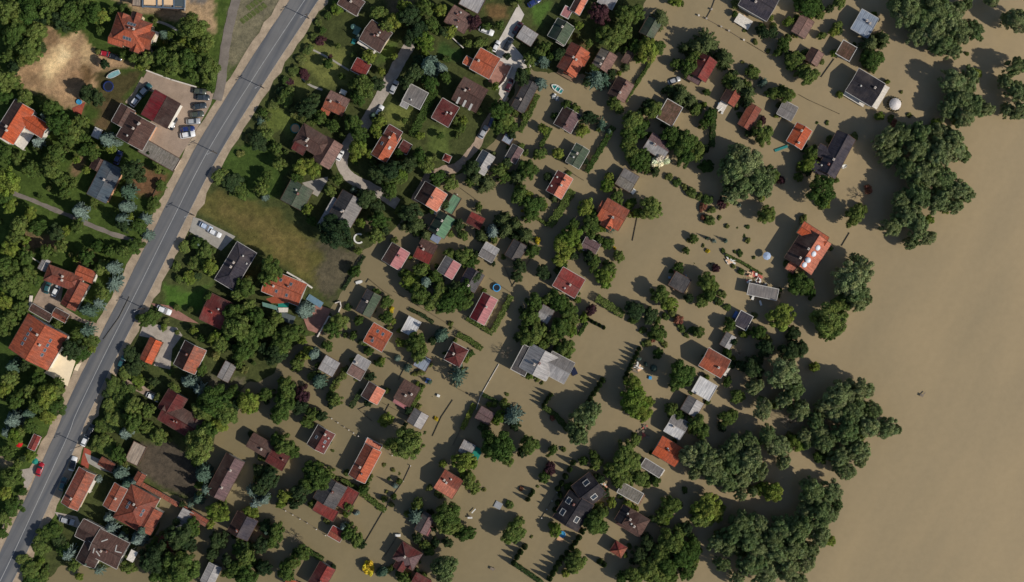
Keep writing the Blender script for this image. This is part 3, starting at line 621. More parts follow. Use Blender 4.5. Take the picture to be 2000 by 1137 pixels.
house(1452,626,26,30,28,'f','SL','SL',2.2,0,'small flat roofed houseboat piled with white things','cluttered small houseboat',name='houseboat',cat='houseboat',trim=1)
house(1422,666,22,28,30,'gv','GY','GL',2.6,16,'small grey shed above the orange riverside roof',**SH)
house(1396,709,50,40,30,'gu','OD','OR',4.2,28,'orange roofed house with one chimney beside the white flat roof','orange house above white roof',trim=1,chims=1)
house(1376,759,38,33,30,'f','WH','WH',3.4,0,'white flat roofed house below an orange roof','white flat-roofed house',trim=1)
house(1352,794,34,32,30,'gv','GY','GL',3,22,'grey gabled cabin directly below the white flat roof','grey cabin under white roof',trim=0,**CB)
house(1321,834,36,38,30,'gu','GY','WH',3,22,'grey roofed cabin with white lower porch above the vermilion roof','grey cabin with white porch',trim=1,**CB)
house(1052,708,58,52,28,'gv','GL','GL',4.6,26,'large grey house of joined roofs at the hedge garden','large grey joined house',add=[(1024,704,30,54,28,'f','GD','GD',4.2,0),(1090,718,50,46,28,'gu','GY','GL',4.0,24),(1060,726,28,22,28,'f','WH','WH',3.4,0)],trim=1,chims=2)
house(1065,614,26,30,30,'gu','GY','GL',2.8,18,'grey shed ringed by trees above the large grey house','grey shed ringed by trees',**SH)
house(945,603,32,56,28,'gv','CR','PK',3.2,28,'pink and crimson sheet roofed house inside a hedged plot','pink and crimson house',trim=1)
house(803,638,26,32,28,'f','WH','WH',2.6,0,'white rounded flat cabin roof gleaming by the flooded lane','white gleaming cabin',trim=1,**CB)
house(738,659,42,42,30,'gu','OR','OR',3.6,24,'orange roofed house with two skylights above the grey sheds','orange skylight house',trim=1,skys=3)
house(825,708,27,26,28,'f','BL','BL',2.6,0,'bluish grey flat square cabin left of the dark red hip roof','bluish flat square cabin',**CB)
house(891,693,34,38,28,'h','RM','RM',3.4,30,'dark red hipped house with white gutters beside a clipped hedge','dark red hipped house',trim=1)
house(643,715,32,31,30,'gu','GL','GL',2.8,10,'leftmost of two pale grey cabins standing side by side','left pale twin cabin',**CB)
house(701,718,30,42,30,'gu','GL','BP',2.8,10,'right of two pale grey cabins, with pinkish lower end','right pale twin cabin',**CB)
house(720,593,32,48,28,'gv','GD','GN',3,26,'charcoal green gabled cabin at the lane bend','charcoal green bend cabin',trim=0,**CB)
house(729,768,36,32,30,'gv','BR','CO',2.8,26,'cabin with brown left slope and coral right slope among flooded plots','brown and coral plot cabin',trim=1,**CB)
house(795,768,36,42,30,'gu','BR','BR',3.2,12,'dark brown roofed cabin with pink lower strip','dark brown strip cabin',add=[(783,789,32,10,30,'s','PK','PK',2.6,3)],**CB)
house(816,818,32,31,30,'gv','GY','GL',2.8,22,'grey gabled cabin beside the big round tree','grey cabin by round tree',**CB)
house(947,812,30,26,30,'gu','MV','MV',2.6,22,'mauve cabin shaded by a grey spruce',None,**CB)
# --- lower flooded part
house(1306,882,52,40,31,'gu','VO','VO',4,24,'vermilion orange hipped-end house in the flood','vermilion orange house',trim=0,chims=1)
house(1274,914,42,18,32,'f','GY','GY',2.4,0,'grey terrace roof with bold white edge below the vermilion house',name='veranda',cat='veranda',trim=1)
house(1231,963,46,22,29,'f','MG','MG',2.6,0,'mottled grey flat roofed cabin with white end','mottled grey flat cabin',trim=1,**CB)
house(1236,1019,54,40,31,'h','DB','BR',3.6,30,'dark brown hipped house right of the curved black house','dark brown hipped house',add=[(1222,1008,30,34,31,'gv','BK','DB',3.5,30)],trim=0,chims=2)
house(1208,1073,26,24,32,'p','RD','OD',3,36,'small red pyramid roof partly in tree shade','small red pyramid roof',**CB)
house(713,905,36,70,28,'gv','OD','OR',3.8,30,'long orange gabled house with pink top terrace in the flood','long orange flooded house',add=[(729,869,32,14,28,'f','CO','CO',2.4,0)],trim=1,chims=2)
house(627,858,38,44,30,'gv','DB','RM',3.6,28,'dark maroon gabled house above the long orange one','dark maroon gabled house',trim=1,skys=2)
house(543,896,38,34,30,'gu','RM','RM',3.2,20,'maroon roofed cabin touching a brown roof','maroon joined cabin',trim=0,**CB)
house(508,870,46,30,30,'gu','BR','BR',3.2,18,'brown roofed cabin up against the maroon one','brown joined cabin',trim=0,**CB)
house(645,962,48,50,30,'gv','GD','GD',3.8,24,'house with dark grey-green roof and red side roofs','grey-green and red house',add=[(636,998,46,22,30,'f','RD','RD',3.2,0),(680,975,26,42,30,'f','RD','RD',3.1,0)],trim=0)
house(657,1043,28,22,30,'gu','RD','TC',2.6,20,'small red cabin by a spruce at a lane fence',None,**CB)
house(628,1126,34,50,30,'gv','RM','RD',3.4,28,'bright red gabled house cut by the bottom edge','red bottom-edge house',trim=0)
house(570,1140,26,16,26,'gu','OR','OR',2.6,20,'small orange roof peeking in at the bottom edge',None,**SH)
house(876,946,42,42,32,'gu','TC','CO',3.8,22,'coral brown roofed house with low chimney below the yellow-green tree','coral brown house',trim=0,chims=2)
house(912,876,26,26,28,'gu','GL','GL',2.6,16,'pale grey shed with teal tarpaulin at its side','pale shed with teal tarp',**SH)
house(830,1022,24,40,28,'gv','GD','MV',2.8,24,'grey mauve cabin squeezed between spruce and round tree','squeezed grey-mauve cabin',add=[(832,1034,20,20,28,'f','PK','PK',2.2,0)],**CB)
house(796,1086,46,38,32,'h','RM','MV',3.6,34,'maroon hipped house with dormers near the bottom edge','maroon dormer house',add=[(786,1098,22,34,32,'gv','RM','RM',3.2,34),(806,1096,20,30,32,'gv','RM','RM',3.3,34)],trim=0,chims=1)
house(822,1138,34,26,30,'gu','RM','RM',3.2,24,'maroon roof cut by the bottom edge beside a pale willow',None)
# curved black house: two roof wings meeting at an angle, white-framed skylights
cb = house(1120,998,56,62,32,'gv','BK','BK',4.0,30,'black roofed villa bent in the middle with white framed skylights','curved black villa',
      add=[(1150,957,54,46,52,'gv','BK','BK',4.1,30)],trim=0,chims=1)
LANDMARKS += []
# ------------------------------------------------------------ details that sit on particular roofs and decks
bpy.context.view_layer.update(); DG = bpy.context.evaluated_depsgraph_get()
HOUSES = {o['label']: o for o in COL.objects if o.parent is None and o.get('category') and o.type == 'EMPTY'}
def byref(word): return next(o for l_, o in HOUSES.items() if word in l_)
def hit(px, py):
    d = Vector(((px-1000)/PPM, (568.5-py)/PPM, -CAM_H)).normalized()
    ok, p, n, i, ob, m = sc.ray_cast(DG, Vector((0, 0, CAM_H)), d)
    return p, (n if n.z > 0 else -n)
def attach(o, root):
    o.parent = root; o.matrix_parent_inverse = (Matrix.Translation(root.location) @ root.rotation_euler.to_matrix().to_4x4()).inverted(); return o
def onroof(name, me, root, px, py, th, lift=.02, mat=None, flat=False, scale=None):
    p, n = hit(px, py); o = obj(name, me, None, mat=mat); z = Vector((0, 0, 1)) if flat else n
    x = Vector((math.cos(R(th)), -math.sin(R(th)), 0)); x = (x-z*x.dot(z)).normalized(); y = z.cross(x)
    o.rotation_euler = Matrix((x, y, z)).transposed().to_euler(); o.location = p+z*lift
    if scale: o.scale = scale
    attach(o, root); return o
M_dome = plain('opal_dome', (206,212,218), .35, .05)
ME_dome = mesh('roof_dome', lathe([(.95,0),(.95,.12),(.85,.3),(.6,.5),(.3,.62),(.01,.66)], 14), M_dome, True)
h = byref('white roof domes')
for p in ((1597,484),(1589,496),(1578,508),(1571,517)): onroof('roof_dome', ME_dome, h, *p, 33)
M_deckw = plain('white_deck', (206,198,186), .8, .2, 1.5); M_deckb = plain('timber_deck', (128,104,82), .9, .25, 2)
def deck(root, x, y, du, dv, th, z, mat, name='deck', legs=True):
    X, Y = W(x, y, z); du /= PPM; dv /= PPM; nb = max(3, int(dv/.5)); V, F = [], []
    for i in range(nb): V, F = join((V, F), box(-du/2, du/2, -dv/2+i*dv/nb+.02, -dv/2+(i+1)*dv/nb-.02, -.06, 0))
    V, F = join((V, F), box(-du/2+.1, du/2-.1, -dv/2+.1, dv/2-.1, -.14, -.06))
    for sx in (-1, 1):
        for sy in (-1, 1): V, F = join((V, F), box(sx*(du/2-.2)-.08, sx*(du/2-.2)+.08, sy*(dv/2-.2)-.08, sy*(dv/2-.2)+.08, -z-1, -.14))
    o = obj(name, mesh(name, (V, F), mat), None, (X, Y, z), -R(th)); attach(o, root); return o
M_rail = plain('pale_rail', (196,190,180), .7, .1)
deck(byref('black roofed house'), 1719, 189, 14, 50, 31, 1.3, M_deckw)
deck(byref('black roofed house'), 1668, 194, 46, 8, 31, 1.0, M_deckw)
deck(byref('large slate roofed house with deck'), 1452, 42, 32, 20, 32, 1.2, M_deckw)
deck(byref('big orange house with dark'), 1602, 502, 12, 36, 33, 2.2, M_deckb, 'balcony')
deck(byref('orange roofed house with one chimney'), 1420, 722, 9, 26, 30, 1.6, M_deckw, 'balcony')
deck(byref('orange tiled villa'), 294, 82, 20, 46, 20, 5.2, M_deckw, 'terrace')
deck(byref('half brown'), 48, 270, 22, 42, 35, 5.4, M_deckw, 'balcony')
deck(byref('half brown'), 8, 268, 30, 14, 32, 5.0, M_deckw, 'balcony')
deck(byref('white chevrons'), 258, 1086, 14, 22, 27, 6.0, M_deckw, 'balcony')
deck(byref('weathered terracotta'), 178, 950, 8, 26, 27, 4.4, M_deckw, 'balcony')
deck(byref('coral red hipped'), 1106, 146, 36, 12, 30, 1.4, M_deckb, 'veranda')
deck(byref('mint green gabled'), 851, 466, 18, 14, 31, 1.0, plain('blue_deck', (120,130,150), .8, .15))
deck(byref('small brick red cabin'), 1411, 207, 16, 20, 30, 1.0, M_deckw)
deck(byref('mottled grey'), 1252, 975, 8, 22, 29, 1.2, M_deckb)
deck(byref('grey-brown roofed house with pale'), 716, 92, 40, 7, 33, 4.5, M_deckw, 'balcony')
deck(byref('cabin with black-brown'), 859, 404, 7, 36, 31, 1.6, M_deckw, 'terrace')
deck(byref('grey terrace roof'), 1292, 922, 8, 14, 32, 2.2, M_deckw, 'balcony')
h = byref('three white bars')
for p in ((895,196),(907,202),(919,209)): onroof('skylight', ME_bar, h, *p, 29, scale=(1, .75, 1))
# black bent villa: framed skylights
ME_wf = mesh('skylight', join(box(-.85,-.65,-1.0,1.0,0,.14), box(.65,.85,-1.0,1.0,0,.14), box(-.65,.65,-1.0,-.85,0,.12), box(-.65,.65,.85,1.0,0,.12)), M_trim)
ME_wp = mesh('pane', box(-.65,.65,-.85,.85,0,.06), M_glass)
h = byref('bent in the middle')
for (px, py, th) in ((1145,943,52),(1111,978,32),(1099,1000,32),(1126,1015,32),(1160,970,52)):
    o = onroof('skylight', ME_wf, h, px, py, th, scale=(1.05, 1.05, 1)); obj('pane', ME_wp, o)
# chevron marks on the maroon-brown villa
ME_chev = mesh('roof_batten', box(-.16,.16,0,2.1,0,.12), M_trim); h = byref('white chevrons')
for (px, py, th) in ((225,1077,8),(225,1077,105),(182,1080,20),(188,1076,150),(198,1058,72)): onroof('roof_batten', ME_chev, h, px, py, th)
# steel sheet and vents
ME_vent = mesh('roof_vent', join(cyl(.22,.22,-.2,.5,8), cyl(.34,.12,.5,.66,8)), M_trim)
for (w_, px, py) in (('brown tiled inn',270,243),('brown tiled inn',249,265),('moss green',579,371),('long slate roofed',475,500),('long slate roofed',482,515),('dark red square',427,604),('large mauve-brown',600,285),('green roofed cabin with pale',1120,307),
   ('red and coral gabled',1077,363),('red and coral gabled',1088,346),('pinkish brown roofed',900,25),('pinkish brown roofed',892,53),('black roofed house',1681,168),('tall slate roofed',1604,323),('dark maroon gabled',632,872),('dark maroon gabled',642,856),('grey-green and red',634,990) if False else ('dark red roofed house with white',873,220),('bright red low',1103,563),('white flat roofed house',1360,768),('square grey flat',803,195),
   ('grey-brown roofed house with pale',742,64),('dark brown hipped house',1226,1003),('dark brown hipped house',1233,1023),('vermilion',1304,876),('coral brown',881,936)):
    onroof('roof_vent', ME_vent, byref(w_), px, py, 0, 0, flat=True)
# orange villa: teal canopy, side pergola, covered pool, pool
h = byref('curved front')
def flat_part(root, name, pts, z, th, mat):
    P = [W(*p, z) for p in pts]; c = (sum(p[0] for p in P)/len(P), sum(p[1] for p in P)/len(P))
    L = [(p[0]-c[0], p[1]-c[1]) for p in P]
    if sum(L[i][0]*L[(i+1) % len(L)][1]-L[(i+1) % len(L)][0]*L[i][1] for i in range(len(L))) < 0: L.reverse()
    o = obj(name, mesh(name, extrude(L, -th, 0), mat), None, (*c, z)); return attach(o, root) if root else o
M_teal = plain('teal_canvas', (30,120,104), .8, .12); M_tealg = plain('sage_glass', (96,128,116), .5, .15)
flat_part(h, 'canopy', [(543,591),(566,589),(563,600),(543,600)], 4.4, .1, M_teal)
arc = [(517,587),(530,592),(545,593),(562,591),(580,584)]
flat_part(h, 'roof_slope', [(519,584)]+arc[1:]+[(580,578),(550,574)], 6.2, .2, RMAT('OR'))
flat_part(h, 'balcony', [(512,590),(543,598),(541,606),(513,598)], 3.9, .2, M_tealg)
flat_part(h, 'veranda', [(543,601),(563,601),(562,610),(545,610)], 3.2, .2, M_deckw)
flat_part(byref('unfinished cream'), 'deck', [(256,-4),(277,-2),(277,5),(262,4)], 4.2, .3, plain('blue_frame', (84,98,112), .7, .12))
M_bframe = plain('blue_frame', (84,98,112)); M_panel = plain('cream_panel', (214,180,140), .8, .06)
hb = byref('unfinished cream')
for (a, b) in ((281,304),(308,316),(320,338)): flat_part(hb, 'roof_panel', [(a,-30),(b,-28),(b,10),(a,9)], 8.0, .15, M_panel)
flat_part(hb, 'roof_panel', [(341,-26),(357,-25),(358,13),(341,12)], 8.0, .15, plain('dark_panel', (70,80,84), .6, .1))
for x_ in (278.5, 306, 318, 339.5, 360): flat_part(hb, 'beam', [(x_-1.3,-30),(x_+1.3,-30),(x_+1.3,15),(x_-1.3,15)], 8.1, .35, M_bframe)
flat_part(hb, 'beam', [(277,11),(359,15.5),(359,18),(277,13.5)], 8.05, .35, M_bframe)
# ------------------------------------------------------------ trees, shrubs and hedges
def leafmat(name, c, c2, trans=.3):
    m, n, l, bs = newmat(name); setc(bs, .75, .15)
    a = n.new('ShaderNodeVertexColor'); a.layer_name = 'leaf'; oi = n.new('ShaderNodeObjectInfo')
    col = mixrgb(n, l, 'MIX', oi.outputs['Random'], lin(c, 1.22), lin(c2, 1.22))
    col = mixrgb(n, l, 'MULTIPLY', 1, col, a.outputs[0])
    l.new(col, bs.inputs['Base Color'])
    tr = n.new('ShaderNodeBsdfTranslucent'); l.new(col, tr.inputs[0]); mx = n.new('ShaderNodeMixShader'); mx.inputs[0].default_value = trans
    l.new(bs.outputs[0], mx.inputs[1]); l.new(tr.outputs[0], mx.inputs[2]); l.new(mx.outputs[0], n['Material Output'].inputs[0]); return m
LM = dict(B=leafmat('leaf_green', (58,80,34), (100,112,56)), L=leafmat('leaf_light_green', (84,104,40), (114,122,54)), W=leafmat('leaf_willow', (92,108,66), (124,132,90)),
 C=leafmat('needle_blue', (74,96,78), (118,132,124)), D=leafmat('leaf_dark', (42,60,36), (66,80,46)), K=leafmat('leaf_star', (70,82,46), (84,92,56)),
 P=leafmat('leaf_purple', (62,40,46), (78,50,52)), Y=leafmat('leaf_yellow', (168,150,40), (186,166,50)), F=leafmat('leaf_blossom', (196,194,164), (206,204,180)),
 S=leafmat('leaf_shrub', (66,84,40), (104,106,58)), R=leafmat('leaf_rust', (112,76,58), (128,84,66)), X=leafmat('leaf_cypress', (52,70,36), (64,82,42)), N=leafmat('twig', (108,98,84), (124,112,96), 0))
M_bark = plain('bark', (82,68,54), .95, .25, 4, .1)
def leaves_mesh(name, P, Nn, size, tone, seed):
    """one quad per leaf clump: positions P, normals Nn, sizes, brightness"""
    r = np.random.RandomState(seed); n = len(P); t = r.normal(size=(n, 3)); t -= (t*Nn).sum(1)[:, None]*Nn
    t /= np.linalg.norm(t, axis=1)[:, None]+1e-9; b = np.cross(Nn, t); s = size[:, None]
    q = np.stack([P-t*s*.5, P+b*s*.36-t*s*.05, P+t*s*.6, P-b*s*.36+t*s*.05], 1)
    v = q.reshape(-1, 3); me = bpy.data.meshes.new(name)
    me.vertices.add(len(v)); me.vertices.foreach_set('co', v.reshape(-1)); me.loops.add(4*n); me.loops.foreach_set('vertex_index', np.arange(4*n))
    me.polygons.add(n); me.polygons.foreach_set('loop_start', np.arange(0, 4*n, 4)); me.update()
    at = me.color_attributes.new('leaf', 'FLOAT_COLOR', 'POINT'); c = np.ones((4*n, 4)); c[:, :3] = np.repeat(tone, 4, axis=0); at.data.foreach_set('color', c.reshape(-1))
    me.materials.append(None); return me
def unit(v): return v/(np.linalg.norm(v, axis=1)[:, None]+1e-9)
def crown(seed, nl, nleaf, leaf, lobe=(.2, .36), spread=.68, flat=1.0, tilt=.75):
    """domed crown, unit radius, z 0..1: lobes of foliage with gaps between them"""
    r = np.random.RandomState(seed); C = [(0, 0, .5, .5)]
    for i in range(nl):
        a = 2.4*i+r.uniform(-.6, .6); d = spread*math.sqrt((i+.6)/nl)*r.uniform(.85, 1.12)
        C.append((d*math.cos(a), d*math.sin(a), np.clip(.84*math.sqrt(max(.02, 1-d*d))+r.uniform(-.18, .08), .25, .9), r.uniform(*lobe)))
    C = np.array(C); w = C[:, 3]**2; k = r.choice(len(C), nleaf*2, p=w/w.sum())
    d = unit(r.normal(size=(nleaf*2, 3))+np.array([0, 0, .35])); rad = C[k, 3]*r.uniform(.62, 1.18, nleaf*2)
    P = C[k, :3]+d*rad[:, None]*np.array([1, 1, .8])
    dd = np.linalg.norm(P[:, None]-C[None, :, :3], axis=2)/C[None, :, 3]; dd[np.arange(len(P)), k] = 9
    keep = (dd.min(1) > .72) & (P[:, 2] > .05); P, d, k = P[keep][:nleaf], d[keep][:nleaf], k[keep][:nleaf]
    Nn = unit(d+r.normal(size=d.shape)*tilt*.6+np.array([0, 0, .45])); lt = r.uniform(.76, 1.26, (len(C), 1))*np.array([[1, 1, 1]])+r.normal(size=(len(C), 3))*.04
    tone = lt[k]*r.uniform(.65, 1.4, (len(P), 1)); P[:, 2] *= flat
    return leaves_mesh('crown', P, Nn, leaf*r.uniform(.6, 1.5, len(P)), tone, seed)
def conifer(seed, layers, per, leaf, droop=.12, radial=1.0, n=9):
    """whorls of needle branches: star shaped from above, unit radius, z 0..1"""
    r = np.random.RandomState(seed); P, Nn, S, T = [], [], [], []
    for j in range(layers):
        f = j/(layers-1); z0 = .06+.9*f; L = (1-f)**.85*1.0+.06
        for i in range(max(4, int(per*(1-.55*f)))):
            a = r.uniform(0, 6.283); l = L*r.uniform(.72, 1.1); tn = r.uniform(.75, 1.3)
            m = max(3, int(n*l*2.2))
            t = np.linspace(.12, 1, m); x = l*t
            for q in range(2):
                s = r.normal(size=m)*.05*(1.25-t)
                P.append(np.stack([x*math.cos(a)-s*math.sin(a), x*math.sin(a)+s*math.cos(a), z0-droop*t**1.5*l+r.normal(size=m)*.012], 1))
                nn = np.stack([r.normal(size=m)*.35+.3*math.cos(a), r.normal(size=m)*.35+.3*math.sin(a), np.ones(m)], 1); Nn.append(unit(nn))
                S.append(leaf*r.uniform(.7, 1.3, m)); T.append(np.repeat(tn*r.uniform(.75, 1.25), m))
    P = np.concatenate(P); return leaves_mesh('crown', P, np.concatenate(Nn), np.concatenate(S), np.concatenate(T)[:, None]*np.ones((1, 3)), seed)
def cypress(seed, n=420):
    r = np.random.RandomState(seed); z = r.uniform(0, 1, n)**.9; rad = (1-z)**.6*.95*np.minimum(1, .6+z*3)*r.uniform(.75, 1.08, n); a = r.uniform(0, 6.283, n)
    P = np.stack([rad*np.cos(a), rad*np.sin(a), z], 1); Nn = unit(np.stack([np.cos(a), np.sin(a), .5*np.ones(n)], 1)+r.normal(size=(n, 3))*.5)
    return leaves_mesh('crown', P, Nn, .3*r.uniform(.6, 1.3, n), r.uniform(.65, 1.35, (n, 1))*np.ones((1, 3)), seed)
def baretree(seed):
    r = random.Random(seed); V, F = [], []; T = []
    def grow(p, d, l, rad, k):
        nonlocal V, F
        q = p+d*l; V, F = join((V, F), tube(p, q, rad, rad*.6, 3))
        if k == 0: return
        for i in range(3): grow(q-d*l*.25*r.random(), (d+Vector((r.uniform(-.8,.8), r.uniform(-.8,.8), r.uniform(-.25,.5)))).normalized(), l*r.uniform(.6,.85), rad*.6, k-1)
    for i in range(5):
        a = i*1.256+r.uniform(-.3,.3); grow(Vector((0,0,.1)), Vector((math.cos(a), math.sin(a), .7)).normalized(), .34, .03, 4)
    me = mesh('branches', (V, F), None); me.materials.append(None)
    at = me.color_attributes.new('leaf', 'FLOAT_COLOR', 'POINT'); at.data.foreach_set('color', [1.0]*(4*len(V))); return me
VAR = dict(
 B=[crown(100+i, 36+4*i, 8000, .075, (.11, .25), .82) for i in range(5)],
 L=[crown(120+i, 34+3*i, 7500, .078, (.11, .26), .82) for i in range(3)],
 W=[crown(140+i, 58+6*i, 11500, .06, (.09, .2), .86, 1.0, .9) for i in range(5)],
 S=[crown(160+i, 11, 1500, .17, (.22, .38), .66) for i in range(4)],
 C=[conifer(180+i, 11+2*i, 10+3*i, .11+.015*i, .08+.06*i) for i in range(5)],
 K=[conifer(190+i, 8, 22, .15, .3, n=8) for i in range(3)],
 X=[cypress(200+i) for i in range(3)], N=[baretree(210+i) for i in range(2)])
def trunk_mesh(seed, limbs=4):
    r = random.Random(seed); V, F = tube((0,0,-.1), (.02,.01,.35), .075, .055, 7); V, F = join((V, F), tube((.02,.01,.35), (0,.02,.8), .055, .02, 6))
    for i in range(limbs):
        a = i*6.28/limbs+r.uniform(-.4,.4); z = r.uniform(.3,.5); V, F = join((V, F), tube((0,0,z), (.5*math.cos(a), .5*math.sin(a), z+.22), .035, .012, 4))
    return mesh('trunk', (V, F), M_bark)
TRUNK = [trunk_mesh(i) for i in range(3)]; STEM = mesh('trunk', tube((0,0,-.1), (0,0,.9), .06, .02, 6), M_bark)
KIND = {  # code: name, category, leaf colour word, crown variants, height from radius, crown base fraction, trunk?
 'B': ('broadleaf_tree', 'tree', 'green broadleaf tree', 'B', lambda r: 1.9*r+1.6), 'L': ('light_green_tree', 'tree', 'yellow-green leafy tree', 'L', lambda r: 1.8*r+1.4),
 'W': ('willow_tree', 'tree', 'grey-green willow', 'W', lambda r: 1.35*r+6.0), 'D': ('dark_tree', 'tree', 'dark green tree', 'B', lambda r: 2.0*r+1.8),
 'C': ('spruce_tree', 'tree', 'blue-grey spruce', 'C', lambda r: 3.4*r+1.5), 'K': ('star_crowned_tree', 'tree', 'spiky star-crowned tree', 'K', lambda r: 2.0*r+2.2),
 'P': ('purple_tree', 'tree', 'purple-leaved tree', 'B', lambda r: 1.7*r+1.2), 'S': ('shrub', 'bush', 'green shrub', 'S', lambda r: 1.25*r+.5),
 'Y': ('yellow_shrub', 'bush', 'yellow shrub', 'S', lambda r: 1.4*r+.5), 'F': ('blossom_bush', 'bush', 'white blossoming bush', 'S', lambda r: 1.5*r+.6),
 'R': ('rusty_shrub', 'bush', 'rust-coloured shrub', 'S', lambda r: 1.3*r+.5), 'X': ('cypress', 'tree', 'dark slim cypress', 'X', lambda r: 4.2*r+1.0), 'N': ('bare_tree', 'tree', 'bare leafless tree', 'N', lambda r: 1.5*r+1.2)}
